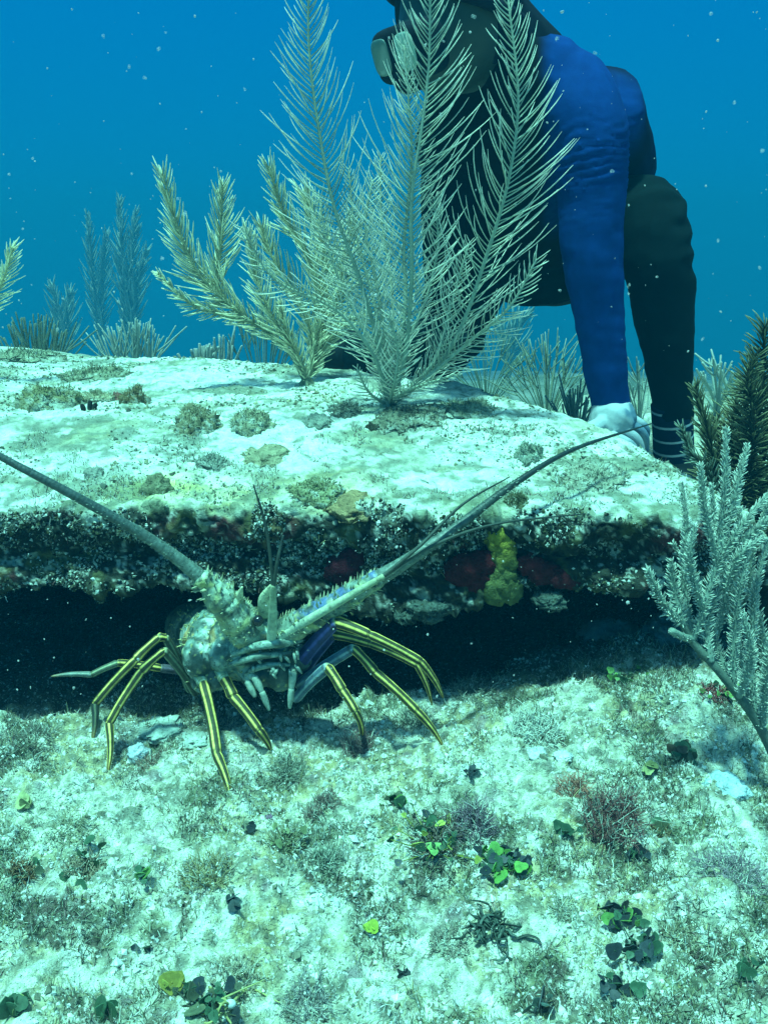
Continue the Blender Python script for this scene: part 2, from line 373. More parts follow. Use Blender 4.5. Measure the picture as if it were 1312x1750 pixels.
def ST(px, py):
    """where the line of sight through a photo pixel meets the top of the ledge"""
    r = ray(px, py); t = np.linspace(.9, 3.2, 2400)[:, None]; p = np.array([0, 0, CAM_Z])+t*r
    hit = p[:, 2] < slab_z(p[:, 0], p[:, 1]); k = np.argmax(hit)
    return p[k].copy()
def FACE(px, py):
    """on the front face of the ledge"""
    r = ray(px, py); y = 1.15
    for _ in range(6):
        q = np.array([0, 0, CAM_Z])+r*(y/r[1]); y = float(front_y(q[0]))+.012
    return np.array([0, 0, CAM_Z])+r*(y/r[1])

# ------------------------------------------------------------------ feathery soft corals
def feather(ctrl, r0, r1, spacing, lmax, ang0=52, rb=.0015, lprof=(.25, 1., .35), curve=.55, side=(1, 0, 0), jit=.25, n_az=2, stemc=(.24, .30, .22), c0=(.34, .38, .28), c1=(.56, .60, .48), start=.05, droop=0., sides=4, k=6, rng=RNG, bump=0):
    """one branch: tapered stem and its two combs of branchlets"""
    mb = MB(); ctrl = np.asarray(ctrl, float)
    L = np.linalg.norm(np.diff(ctrl, axis=0), axis=1).sum(); n = max(int(L/spacing), 8)
    c = catmull(ctrl, n); T = np.gradient(c, axis=0); T /= np.linalg.norm(T, axis=1, keepdims=True)
    rr = np.linspace(r0, r1, n)
    V, Q, t, a = tube(c, rr, n=max(12, n//3), sides=7); mb.add(V, Q, mixc(np.tile(stemc, (len(V), 1)), np.asarray(c0)*.9, t))
    side = np.asarray(side, float)
    i0 = int(start*n); idx = np.arange(i0, n); tt = (idx-i0)/max(1, n-i0-1)
    prof = np.where(tt < .35, lprof[0]+(lprof[1]-lprof[0])*sst(0, .35, tt), lprof[1]+(lprof[2]-lprof[1])*sst(.5, 1, tt))
    S0 = side[None]-(T[idx]@side)[:, None]*T[idx]; S0 /= np.linalg.norm(S0, axis=1, keepdims=True)+1e-9
    D0 = np.cross(T[idx], S0)
    for s in range(n_az):
        base = s*2*pi/n_az
        az = base + rng.normal(0, jit, len(idx))
        if n_az == 2: az = az + .25*np.sin(tt*7+base)
        d = np.cos(az)[:, None]*S0 + np.sin(az)[:, None]*D0
        aa = np.radians(ang0)*(1-.35*tt)*rng.normal(1, .1, len(idx))
        ln = lmax*prof*rng.uniform(.62, 1.1, len(idx)); ln[rng.random(len(idx)) < .07] *= .45
        u = np.linspace(0, 1, k)
        th = aa[:, None]*(1-curve*u[None])
        dirs = np.cos(th)[..., None]*T[idx][:, None] + np.sin(th)[..., None]*d[:, None]
        if droop: dirs[..., 2] -= droop*u[None]**1.5
        wob = rng.normal(0, .10, (len(idx), 1, 3)); wob[..., 2] -= .10
        st = (dirs+wob*u[None, :, None])*(ln/(k-1))[:, None, None]
        pts = c[idx][:, None] + np.concatenate([np.zeros((len(idx), 1, 3)), np.cumsum(st[:, :-1], 1)], 1)
        rad = rb*(1-.35*u)[None]*rng.uniform(.85, 1.15, (len(idx), 1)); rad = np.broadcast_to(rad, (len(idx), k)).copy(); rad[:, -1] *= .45
        if bump: rad *= 1+bump*rng.normal(0, 1, rad.shape).clip(-1, 1)
        V, Q, t, a = tubes(pts, rad, sides)
        tone = np.repeat(rng.uniform(.78, 1.18, len(idx)), k*sides)[:, None]
        mb.add(V, Q, mixc(np.tile(c0, (len(V), 1)), c1, sst(.1, 1, t))*tone)
    return mb
def plume(name, basepx, d, branches, label, cat, base_pt, kw, group=None, holdfast=True, mat='coral_polyps', lean=0.):
    root = empty(name, base_pt, label, cat, group)
    for br in branches:
        pts = [P(q[0], q[1], (q[2] if len(q) == 3 else d)-lean*max(0, (600-q[1])/600)) for q in br['p']]
        if br.get('root', True): pts = [np.asarray(base_pt)] + pts
        k2 = dict(kw); k2.update(br.get('k', {}))
        feather(pts, **k2).build('branch', M[mat], root)
    if holdfast:
        mb = MB(); b = np.asarray(base_pt)
        for j in range(7):
            a = j/7*2*pi+.3; e = b+np.array([cos(a)*.022, sin(a)*.022, -.006]); V, Q, t, _ = tube([b+[0, 0, .012], (b+e)/2+[0, 0, .003], e], [.007, .005, .003], 8, 7); mb.add(V, Q, kw.get('stemc', (.24, .3, .22)))
        mb.build('holdfast', M[mat], root)
    return root

b0 = ST(664, 694)
tall = dict(r0=.0040, r1=.0014, spacing=.0066, lmax=.128, rb=.00095, c0=(.42, .46, .35), c1=(.84, .81, .67), stemc=(.30, .37, .29), ang0=63, curve=.62, jit=.30, k=7)
plume('sea_plume', None, b0[1], [
    dict(p=[(650, 600, 1.50), (612, 470, 1.49), (570, 350, 1.49), (540, 190, 1.5), (527, 60, 1.51), (530, -60, 1.52)], k=dict(start=.1, lmax=.112)),
    dict(p=[(690, 620, 1.49), (703, 480, 1.46), (703, 340, 1.46), (720, 220, 1.47), (733, 100, 1.49), (735, -90, 1.5)], k=dict(start=.1)),
    dict(p=[(676, 640, 1.52), (693, 520, 1.53), (690, 420, 1.55), (703, 280, 1.55), (698, 170, 1.55), (690, 80, 1.56)], k=dict(lmax=.07)),
    dict(p=[(735, 640, 1.49), (785, 565, 1.47), (830, 440, 1.46), (868, 310, 1.45), (885, 170, 1.46), (868, 0, 1.48)], k=dict(start=.1, lmax=.125, side=(1, .3, .2))),
    dict(p=[(730, 645, 1.48), (800, 585, 1.46), (870, 525, 1.44), (915, 445, 1.44)], k=dict(lmax=.075)),
    dict(p=[(640, 610, 1.47), (575, 530, 1.45), (470, 478, 1.43), (415, 390, 1.43)], k=dict(lmax=.07)),
    dict(p=[(655, 600, 1.53), (635, 500, 1.56), (608, 400, 1.58), (596, 290, 1.59)], k=dict(lmax=.075)),
    dict(p=[(672, 610, 1.55), (668, 480, 1.6), (652, 380, 1.62), (650, 270, 1.63)], k=dict(lmax=.07)),
    dict(p=[(740, 620, 1.53), (770, 520, 1.55), (800, 420, 1.56)], k=dict(lmax=.06)),
    dict(p=[(648, 620, 1.54), (600, 520, 1.55), (562, 430, 1.56), (546, 340, 1.57)], k=dict(lmax=.085)),
    dict(p=[(662, 600, 1.51), (642, 480, 1.52), (624, 390, 1.53), (636, 310, 1.54)], k=dict(lmax=.085)),
    dict(p=[(690, 600, 1.52), (728, 510, 1.53), (748, 420, 1.54), (742, 340, 1.54)], k=dict(lmax=.075)),
    dict(p=[(630, 670, 1.48), (610, 630, 1.46)], k=dict(lmax=.03, r0=.003)),
    dict(p=[(690, 670, 1.47), (730, 655, 1.45), (780, 640, 1.44)], k=dict(lmax=.035, r0=.003)),
    dict(p=[(672, 660, 1.46), (680, 600, 1.44), (665, 540, 1.43)], k=dict(lmax=.05, r0=.003)),
], 'tall pale feathery sea plume rising in front of the diver', 'soft coral', b0, tall, lean=.10)

b1 = ST(524, 657)
brush = dict(r0=.0042, r1=.0016, spacing=.0052, lmax=.075, rb=.00135, c0=(.42, .43, .27), c1=(.88, .84, .58), stemc=(.20, .24, .16), ang0=50, curve=.5, n_az=3, jit=.35, lprof=(.4, 1, .55))
plume('sea_plume', None, b1[1], [
    dict(p=[(485, 590, 1.74), (410, 535, 1.72), (345, 475, 1.7), (308, 400, 1.69), (278, 300, 1.68)], k=dict(start=.15)),
    dict(p=[(410, 535, 1.72), (372, 490, 1.72), (378, 420, 1.73), (380, 318, 1.74)], k=dict(start=.0), root=False),
    dict(p=[(535, 600, 1.75), (548, 530, 1.76), (530, 440, 1.77), (488, 370, 1.76), (460, 288, 1.75)], k=dict(start=.1, lmax=.07)),
    dict(p=[(510, 610, 1.72), (470, 550, 1.7), (440, 480, 1.7), (425, 400, 1.7)], k=dict(lmax=.06)),
    dict(p=[(430, 550, 1.72), (370, 535, 1.7), (320, 515, 1.68), (272, 470, 1.67)], root=False, k=dict(lmax=.035)),
    dict(p=[(515, 620, 1.72), (495, 580, 1.71), (478, 520, 1.7)], k=dict(lmax=.04)),
    dict(p=[(550, 590, 1.78), (585, 480, 1.8), (600, 380, 1.82)], k=dict(lmax=.075)),
    dict(p=[(538, 600, 1.76), (515, 520, 1.77), (470, 450, 1.77), (448, 390, 1.77)], k=dict(lmax=.075)),
    dict(p=[(545, 580, 1.8), (560, 480, 1.82), (548, 400, 1.83), (520, 330, 1.84)], k=dict(lmax=.085)),
    dict(p=[(540, 610, 1.76), (580, 560, 1.76), (620, 540, 1.76)], k=dict(lmax=.05)),
], 'smaller yellowish bushy sea plume standing left of and behind the tall one', 'soft coral', b1, brush)

b2 = P(1345, 1330, .93); b2[2] = max(ground_z(b2[0], b2[1])-.004, b2[2]-.2)
b2 = np.array([b2[0]+.01, b2[1], float(ground_z(b2[0], b2[1]))])
stub = dict(r0=.0038, r1=.0022, spacing=.0020, lmax=.0108, rb=.00085, c0=(.26, .32, .26), c1=(.68, .72, .62), stemc=(.20, .26, .22), ang0=80, curve=.55, n_az=5, jit=.4, lprof=(.8, 1, .6), k=4, droop=0)
plume('sea_rod', None, .95, [
    dict(p=[(1330, 1310, .93), (1292, 1232, .93), (1232, 1152, .93), (1182, 1096, .94), (1166, 1066, .94)], k=dict(r0=.0066, r1=.0042, lmax=.0035, c0=(.13, .17, .14), c1=(.30, .35, .30), stemc=(.10, .13, .11))),
    dict(p=[(1182, 1096, .94), (1202, 1040, .94), (1226, 960, .95), (1270, 895, .95), (1330, 825, .96)], root=False),
    dict(p=[(1226, 960, .95), (1205, 880, .95), (1196, 795, .95)], root=False),
    dict(p=[(1222, 965, .95), (1236, 850, .96), (1240, 735, .97)], root=False),
    dict(p=[(1226, 955, .95), (1252, 855, .96), (1276, 762, .97)], root=False),
    dict(p=[(1168, 1068, .94), (1132, 1030, .93), (1106, 975, .92)], root=False, k=dict(lmax=.013)),
    dict(p=[(1180, 1092, .94), (1165, 1088, .93), (1146, 1078, .92)], root=False, k=dict(r0=.0045, r1=.004, lmax=.0075)),
    dict(p=[(1182, 1094, .94), (1168, 1000, .96), (1172, 900, .97), (1164, 828, .98)], root=False),
    dict(p=[(1290, 1230, .93), (1283, 1120, .95), (1290, 1010, .96), (1312, 925, .97)], root=False),
    dict(p=[(1252, 1178, .93), (1254, 1080, .94), (1268, 980, .94), (1285, 905, .95)], root=False),
    dict(p=[(1215, 1130, .93), (1207, 1060, .95), (1240, 990, .96)], root=False),
    dict(p=[(1300, 1250, .93), (1310, 1150, .92), (1325, 1050, .92)], root=False),
    dict(p=[(1250, 1170, .95), (1218, 1090, .97), (1196, 1010, .98), (1150, 930, .98)], root=False),
    dict(p=[(1295, 1240, .95), (1304, 1100, .97), (1280, 980, .98), (1310, 860, .98)], root=False),
    dict(p=[(1262, 1190, .92), (1282, 1120, .91), (1270, 1050, .91)], root=False),
    dict(p=[(1200, 1040, .94), (1178, 965, .93), (1186, 900, .93)], root=False),
    dict(p=[(1240, 1010, .95), (1262, 950, .94), (1300, 920, .94)], root=False),
    dict(p=[(1226, 960, .95), (1262, 930, .95), (1320, 880, .94)], root=False),
    dict(p=[(1290, 1230, .95), (1262, 1120, .99), (1250, 1020, 1.0), (1262, 900, 1.01), (1255, 810, 1.02)], root=False),
    dict(p=[(1222, 1090, .99), (1240, 1010, 1.0), (1222, 920, 1.01), (1215, 830, 1.02)], root=False),
    dict(p=[(1166, 1066, .94), (1150, 1000, .95), (1146, 960, .95)], root=False, k=dict(lmax=.013)),
], 'pale grey bottlebrush sea rod with thick trunk at the right edge', 'soft coral', b2, stub, holdfast=False)

b3 = np.array([.56, 1.36, float(ground_z(.56, 1.36))])
darkp = dict(r0=.006, r1=.002, spacing=.0042, lmax=.09, rb=.0012, c0=(.03, .042, .022), c1=(.24, .24, .13), stemc=(.06, .06, .04), ang0=70, curve=.2, n_az=4, jit=.5, droop=.35, lprof=(.8, 1, .5))
plume('sea_plume', None, 1.36, [
    dict(p=[(1270, 820, 1.34), (1292, 720, 1.33), (1302, 640, 1.33), (1306, 560, 1.33)]),
    dict(p=[(1240, 800, 1.33), (1250, 740, 1.33), (1258, 690, 1.33)], k=dict(lmax=.06)),
    dict(p=[(1220, 800, 1.32), (1205, 730, 1.31), (1188, 665, 1.31)], k=dict(lmax=.05, ang0=45, droop=0)),
    dict(p=[(1300, 800, 1.36), (1330, 700, 1.36), (1345, 600, 1.36)]),
    dict(p=[(1215, 830, 1.3), (1185, 780, 1.29), (1165, 735, 1.29)], k=dict(lmax=.04, ang0=45, droop=0, c1=(.3, .36, .28))),
    dict(p=[(1285, 740, 1.30), (1275, 660, 1.29), (1290, 610, 1.29)], k=dict(lmax=.06)),
    dict(p=[(1260, 830, 1.34), (1262, 760, 1.35), (1275, 690, 1.36), (1285, 640, 1.36)]),
    dict(p=[(1240, 830, 1.34), (1228, 770, 1.35), (1222, 720, 1.36)], k=dict(lmax=.06)),
    dict(p=[(1310, 830, 1.34), (1318, 740, 1.35), (1325, 650, 1.36)]),
], 'dark brown shaggy soft coral at the right edge beside the diver', 'soft coral', b3, darkp)

b4 = ST(-60, 640)
plume('sea_plume', None, 1.9, [dict(p=[(-30, 560, 1.85), (5, 480, 1.83), (22, 425, 1.82)], k=dict(start=.45, lmax=.055)), dict(p=[(-60, 540, 1.85), (-70, 440, 1.85)], k=dict(start=.4))],
      'pale yellow soft coral tip poking in at the left edge', 'soft coral', b4, dict(brush, c0=(.6, .58, .36), c1=(.95, .91, .62)), holdfast=False)

# slender rods fanning from one foot
def rods(name, foot, tips, rad, label, c0, c1, group=None, cat='soft coral', bend=.25, fork=1, rng=RNG):
    mb = MB(); foot = np.asarray(foot)
    for tp in tips:
        tp = np.asarray(tp); mid = foot*.55+tp*.45; mid[2] += 0; mid[:2] = foot[:2]*(.45+bend)+tp[:2]*(.55-bend)
        V, Q, t, _ = tube([foot+rng.normal(0, .004, 3), mid, tp], [rad, rad*.95, rad*.8], 14, 6); mb.add(V, Q, mixc(np.tile(c0, (len(V), 1)), c1, t))
        for j in range(fork):
            u = rng.uniform(.35, .7); s = mid*(1-u)+tp*u; e = tp+rng.normal(0, 1, 3)*np.array([.03, .02, .015])*min(1., np.linalg.norm(tp-foot)/.2); V, Q, t, _ = tube([s, (s+e)/2+[0, 0, -.004], e], [rad*.9, rad*.9, rad*.75], 10, 6); mb.add(V, Q, mixc(np.tile(c0, (len(V), 1)), c1, t*.6+.4))
    return tag(mb.build(name, M['coral_polyps'], loc=foot), label, cat, group)
def fan_tips(cx, cy, d, n, wpx, hpx, seed):
    r = np.random.default_rng(seed); out_ = []
    for i in range(n):
        a = (i+.5)/n*2-1+r.normal(0, .06); h = hpx*(1-.45*a*a)*r.uniform(.7, 1.05); out_.append(P(cx+a*wpx, cy-h, d+r.normal(0, .05)))
    return out_
def foot(px, py, d): q = P(px, py, d); q[2] = min(q[2], float(ground_z(q[0], q[1]))+.0) ; return q
pale = ((.16, .22, .19), (.36, .42, .36))
for (px, py, d, n, wp, hp, rad, seed, c0, c1, lab) in [
    (222, 615, 2.6, 22, 58, 70, .0042, 1, *pale, 'low fan of pale finger rods behind the ledge at left'),
    (935, 712, 2.35, 26, 75, 140, .0026, 2, (.10, .15, .10), (.32, .37, .28), 'thin wispy sea rods left of the blue sleeve'),
    (1090, 745, 2.2, 10, 26, 150, .0030, 3, *pale, 'narrow bunch of rods between the arm and the leg'),
    (1225, 700, 2.4, 11, 42, 90, .0055, 4, *pale, 'pale thick finger rods just right of the diver leg'),
    (60, 612, 2.5, 26, 62, 72, .0042, 5, (.07, .10, .08), (.16, .20, .15), 'dark brushy coral clump on the far left horizon'),
    (830, 690, 2.9, 24, 90, 130, .0028, 6, (.09, .14, .09), (.20, .25, .18), 'faint greenish rods right of the tall plume base'),
    (345, 618, 2.5, 7, 14, 32, .008, 7, (.14, .17, .14), (.32, .36, .32), 'small knobby coral stub left of the yellowish plume'),
    (382, 616, 2.5, 5, 18, 48, .006, 8, (.16, .2, .16), (.36, .4, .36), 'small leaning coral twig left of the yellowish plume'),
    (450, 625, 2.6, 16, 60, 120, .003, 9, (.09, .14, .10), (.20, .25, .19), 'faint rods behind the foot of the yellowish plume'),
    (985, 715, 1.98, 12, 25, 55, .004, 10, *pale, 'short pale bushy coral beside the gloved hand')]:
    f_ = foot(px, py, d); tips = fan_tips(px, py, d, n, wp, hp, seed)
    rods('sea_rods', f_, tips, rad*.6, lab, c0, c1, 'soft corals beyond the ledge', fork=2, rng=np.random.default_rng(seed+40))
# far plumes, part of the haze put into their water-like colours
far = dict(r0=.024, r1=.010, spacing=.042, lmax=.44, rb=.012, c0=(.26, .38, .32), c1=(.38, .50, .42), stemc=(.22, .32, .28), ang0=40, n_az=3, jit=.4, k=4)
for (px, d, tops, lab) in [(170, 15.0, [(150, 370), (182, 400)], 'tall dim plume fading into the blue at left'),
                           (215, 13.5, [(205, 345), (232, 365), (250, 430)], 'tallest hazy plume between the left edge and yellowish plume'),
                           (110, 13.0, [(90, 490), (120, 500)], 'short faint plume deep in the haze at far left'),
                           (870, 11.0, [(850, 560), (900, 540)], 'faint plume in the haze under the diver torso')]:
    q = P(px, 600, d); q[2] = float(ground_z(q[0], q[1]))
    plume('sea_plume', None, d, [dict(p=[((px+tx)/2, (580+ty)/2, d), (tx, ty, d)], k=dict(start=.2)) for tx, ty in tops], lab, 'soft coral', q, far, 'hazy plumes far behind', holdfast=False)

exec_marks = True
# ------------------------------------------------------------------ spiny lobster
lob = empty('spiny_lobster', G(470, 1260), 'spiny lobster with banded yellow legs peering out from under the ledge', 'lobster')
rl = np.random.default_rng(3)
mb = MB()
V, Q, t, a = tube([P(492, 1108, 1.07), P(470, 1108, 1.085), P(430, 1105, 1.11), P(392, 1096, 1.16), P(360, 1083, 1.24), P(335, 1072, 1.33), P(318, 1066, 1.42)], [.018, .030, .046, .054, .052, .046, .034], 30, 20, rad2=[.02, .032, .044, .050, .048, .04, .03]); mb.add(V, Q, (1, 1, 1))
for (px, py, d, r) in [(346, 1122, 1.105, (.027, .03, .031)), (352, 1160, 1.105, (.022, .02, .02)), (380, 1120, 1.085, (.018, .02, .024)), (384, 1082, 1.10, (.020, .02, .017)), (412, 1115, 1.07, (.016, .015, .02)), (372, 1160, 1.09, (.018, .02, .015)), (356, 1080, 1.13, (.025, .02, .02)),
                       (440, 1150, 1.075, (.024, .02, .02)), (480, 1150, 1.07, (.022, .02, .025)), (450, 1085, 1.07, (.022, .02, .017)), (500, 1125, 1.08, (.026, .02, .02)), (425, 1060, 1.085, (.022, .02, .018)), (455, 1055, 1.085, (.018, .016, .015))]:
    V, Q = ball(P(px, py, d), r); mb.add(V, Q, (1, 1, 1))
V, Q, nn = fuse(mb, .0028, 5)
V = V + nn*(.0011*fbm(V*170, 2, 5)+.0012*np.abs(noise(V*140, 9)))[:, None]
px_, py_ = project(V)
C = np.tile([.22, .32, .27], (len(V), 1))
C = mixc(C, [.50, .62, .55], sst(-.1, .35, fbm(V*40, 3, 2))*sst(430, 370, px_)); C = mixc(C, [.40, .48, .40], sst(.0, .35, fbm(V*40, 3, 2))*.6)
C = mixc(C, [.62, .36, .10], sst(.25, .5, fbm(V*55, 3, 4))*.7)
C = mixc(C, [.03, .055, .045], sst(.04, .30, fbm(V*62, 3, 6))*.9); C = mixc(C, [.03, .05, .045], sst(.62, .80, 1-np.abs(fbm(V*48, 2, 66))-.12)*.55)
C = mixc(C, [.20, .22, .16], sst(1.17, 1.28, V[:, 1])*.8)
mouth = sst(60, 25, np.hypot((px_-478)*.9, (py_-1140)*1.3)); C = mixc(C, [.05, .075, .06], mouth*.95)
blob = sst(.55, .9, noise(V*210, 14)); C = mixc(C, [.75, .70, .25], blob*.7)
# spines over the head, forehead and antenna bases: one cone field per part
def spine_field(pts, dirs, ln, r, c):
    u = np.linspace(0, 1, 4)
    C_ = pts[:, None]+dirs[:, None]*(ln[:, None]*u[None])[..., None]
    V, Q, t, a = tubes(C_, r[:, None]*(1-u*.95)[None], 5)
    return V, Q, np.tile(c, (len(V), 1))*(.8+.5*t[:, None])
ii = rl.choice(len(V), 420); sel = (nn[ii, 2] > -.3) & (V[ii, 1] < 1.28) & (mouth[ii] < .3); ii = ii[sel]
dr = nn[ii]+np.array([.15, -.55, .25]); dr /= np.linalg.norm(dr, axis=1, keepdims=True)
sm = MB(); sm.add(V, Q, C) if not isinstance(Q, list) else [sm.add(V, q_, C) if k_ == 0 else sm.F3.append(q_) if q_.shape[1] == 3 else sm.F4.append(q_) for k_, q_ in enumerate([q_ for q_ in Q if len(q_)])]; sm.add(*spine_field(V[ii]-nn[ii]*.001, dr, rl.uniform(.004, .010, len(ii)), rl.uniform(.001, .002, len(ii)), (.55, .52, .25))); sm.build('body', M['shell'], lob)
# two horns over the eyes, eyes on stalks
for (a_, b_, c_) in [((418, 1050, 1.075), (408, 1025, 1.055), (414, 1003, 1.04)), ((455, 1045, 1.075), (452, 1022, 1.055), (462, 1000, 1.04))]:
    V, Q, t, _ = tube([P(*a_), P(*b_), P(*c_)], [.011, .007, .0012], 12, 9); m_ = MB(); m_.add(V, Q, mixc(np.tile([.45, .55, .42], (len(V), 1)), [.68, .66, .40], t)); m_.build('horn', M['shell'], lob)
for (px, py, d) in [(399, 1062, 1.058), (442, 1066, 1.05)]:
    V, Q, t, _ = tube([P(px+8, py+16, d+.02), P(px, py, d)], [.006, .005], 8, 9); m_ = MB(); m_.add(V, Q, (.4, .5, .4)); st_ = m_.build('eye', M['shell'], lob)
    V, Q = ball(P(px-1, py-5, d-.002), .0072); m_ = MB(); m_.add(V, Q, (.012, .014, .016)); m_.build('eyeball', M['eye'], st_)
# antennae
def antenna(ped, pr, fl, fr, top, dark_):
    ped = [P(*q) for q in ped]; fl = [P(*q) for q in fl]
    m_ = MB()
    for i in range(len(ped)-1):                      # three stout jointed base segments
        s, e = ped[i], ped[i+1]; ax = e-s
        V, Q, t, a = tube([s-ax*.04, s+ax*.25, s+ax*.7, e+ax*.03], [pr[i]*.86, pr[i]*1.02, pr[i+1]*1.06, pr[i+1]*1.0], 16, 14)
        V = V + .0012*fbm(V*220, 2, 8)[:, None]*np.array([1, 1, 1])
        Cc = mixc(np.tile([.24, .31, .24], (len(V), 1)), [.03, .045, .038], sst(-.12, .26, fbm(V*75, 3, 18))*.9)
        z = V[:, 2]-np.interp(V[:, 0], *zip(*sorted([(s[0], s[2]), (e[0], e[2])])))
        Cc = mixc(Cc, top, sst(.002, .010, z)*(i >= 1)*.9*sst(-.25, .15, fbm(V*130, 3, 28))); Cc = mixc(Cc, [.62, .62, .22], sst(.3, .6, noise(V*120, 3))*.6)
        Cc = mixc(Cc, [.50, .50, .24], sst(-.004, -.012, z)*.6*sst(-.3, .1, fbm(V*90, 2, 29)))
        m_.add(V, Q, Cc)
        k = 80; u = rl.uniform(0, 1, k); th = rl.uniform(0, 2*pi, k); axn = ax/np.linalg.norm(ax)
        A = np.cross(axn, [0, 0, 1.]); A /= np.linalg.norm(A); B = np.cross(axn, A)
        nn_ = np.cos(th)[:, None]*A+np.sin(th)[:, None]*B; rr = pr[i]*(1-u)+pr[i+1]*u
        dd = nn_+axn*.7; dd /= np.linalg.norm(dd, axis=1, keepdims=True)
        m_.add(*spine_field(s+ax*u[:, None]+nn_*rr[:, None]*.92, dd, rl.uniform(.004, .011, k), rl.uniform(.0011, .0022, k), (.40, .42, .26)))
    an = m_.build('antenna', M['shell'], lob)
    V, Q, t, a = tube(fl, fr, 400, 9); ring = .5+.5*np.sin(t*420)+.5*fbm(V*90, 2, 31); cl_ = np.repeat(catmull(np.asarray(fl), 400), 9, 0); V[18:-18] += (V[18:-18]-cl_)*(.02*ring[18:-18])[:, None]
    Cc = mixc(np.tile([.17, .22, .18], (len(V), 1)), dark_, sst(.0, .5, t)); Cc *= (.8+.2*ring)[:, None]
    m2 = MB(); m2.add(V, Q, Cc); k = 150; u = np.sort(rl.uniform(0, .55, k)); cl = catmull(np.asarray(fl), 200); i_ = (u*199).astype(int); tn = np.gradient(cl, axis=0); tn /= np.linalg.norm(tn, axis=1, keepdims=True)
    rf = np.interp(u, np.linspace(0, 1, len(fr)), fr); dd = rl.normal(0, 1, (k, 3)); dd -= (dd*tn[i_]).sum(1)[:, None]*tn[i_]; dd /= np.linalg.norm(dd, axis=1, keepdims=True)
    m2.add(*spine_field(cl[i_]+dd*rf[:, None]*.8, (dd+tn[i_]*.8)/1.28, np.full(k, .0035), np.full(k, .0008), (.30, .36, .28)))
    m2.build('flagellum', M['shell'], an); return an
antenna([(436, 1098, 1.075), (415, 1068, 1.065), (385, 1030, 1.055), (345, 988, 1.045)], [.022, .024, .020, .012],
        [(348, 991, 1.046), (300, 952, 1.04), (230, 905, 1.03), (110, 838, 1.01), (8, 784, 1.0), (-80, 735, .99)], [.0095, .0078, .0064, .0052, .0042, .0030], (.42, .50, .38), (.06, .085, .08))
antenna([(462, 1094, 1.075), (512, 1066, 1.06), (575, 1032, 1.05), (644, 990, 1.045)], [.017, .0175, .0150, .0115],
        [(640, 992, 1.046), (690, 962, 1.05), (770, 908, 1.07), (880, 826, 1.13), (980, 768, 1.2), (1112, 724, 1.3)], [.0105, .0085, .0064, .0044, .0030, .0009], (.10, .16, .34), (.018, .028, .026))
# antennules
for ped, arms in [([(464, 1092, 1.05), (466, 1050, 1.03), (467, 1000, 1.015)], [[(467, 1003, 1.015), (462, 950, 1.01), (452, 890, 1.01), (433, 828, 1.01)], [(468, 1003, 1.015), (474, 960, 1.01), (484, 915, 1.02)]]),
                  ([(478, 1088, 1.055), (560, 1040, 1.035), (655, 985, 1.03)], [[(653, 986, 1.03), (720, 930, 1.04), (790, 862, 1.07), (870, 815, 1.1)], [(653, 986, 1.03), (740, 932, 1.05), (850, 895, 1.08), (1000, 878, 1.1)]])]:
    V, Q, t, _ = tube([P(*q) for q in ped], [.0062, .0052, .0036], 20, 9); m_ = MB(); m_.add(V, Q, mixc(np.tile([.52, .60, .46], (len(V), 1)), [.34, .38, .22], t)); an = m_.build('antennule', M['leg_shell'], lob)
    for q in arms:
        V, Q, t, _ = tube([P(*k) for k in q], [.0026, .0022, .0017, .0007][:len(q)], 40, 7); m_ = MB(); m_.add(V, Q, mixc(np.tile([.07, .09, .07], (len(V), 1)), [.015, .022, .022], t)); m_.build('antennule_branch', M['leg_shell'], an)
# face plate, jaw and mouthparts
m_ = MB()
for pts, r in [([(398, 1118, 1.058), (440, 1104, 1.045), (490, 1098, 1.05), (515, 1094, 1.06)], .0055), ([(392, 1136, 1.06), (440, 1122, 1.045), (500, 1116, 1.055)], .005), ([(420, 1152, 1.06), (450, 1138, 1.05), (495, 1136, 1.055)], .0045)]:
    V, Q, t, _ = tube([P(*q) for q in pts], [r*.6]+[r]*(len(pts)-2)+[r*.5], 20, 8); m_.add(V, Q, mixc(np.tile([.30, .40, .33], (len(V), 1)), [.09, .13, .10], sst(-.2, .4, fbm(V*120, 2, 3))))
for k in range(16):
    x0 = rl.uniform(425, 510); y0 = rl.uniform(1108, 1150); aa = rl.choice([.9, 2.1, 1.4]); L = rl.uniform(10, 20)
    V, Q, t, _ = tube([P(x0, y0, 1.052), P(x0+cos(aa)*L*.5, y0+sin(aa)*L*.5, 1.046), P(x0+cos(aa)*L, y0+sin(aa)*L, 1.052)], [.0018, .0022, .0012], 7, 6); m_.add(V, Q, (.34, .42, .34))
m_.build('mouthparts', M['shell'], lob)
for pts in [[(420, 1150, 1.07), (436, 1158, 1.05), (448, 1183, 1.045), (460, 1213, 1.045)], [(500, 1138, 1.07), (501, 1150, 1.05), (498, 1178, 1.045), (495, 1210, 1.045)], [(428, 1140, 1.07), (424, 1165, 1.055), (436, 1190, 1.05)]]:
    m_ = MB(); q = [P(*k) for k in pts]
    for i in range(len(q)-1):
        V, Q, t, _ = tube([q[i], q[i]*.5+q[i+1]*.5, q[i+1]], [.0056-.0008*i, .0058-.0009*i, .0038-.0009*i], 10, 9); m_.add(V, Q, mixc(np.tile([.34, .42, .34], (len(V), 1)), [.12, .16, .14], sst(.82, 1, t)))
    m_.build('maxilliped', M['leg_shell'], lob)
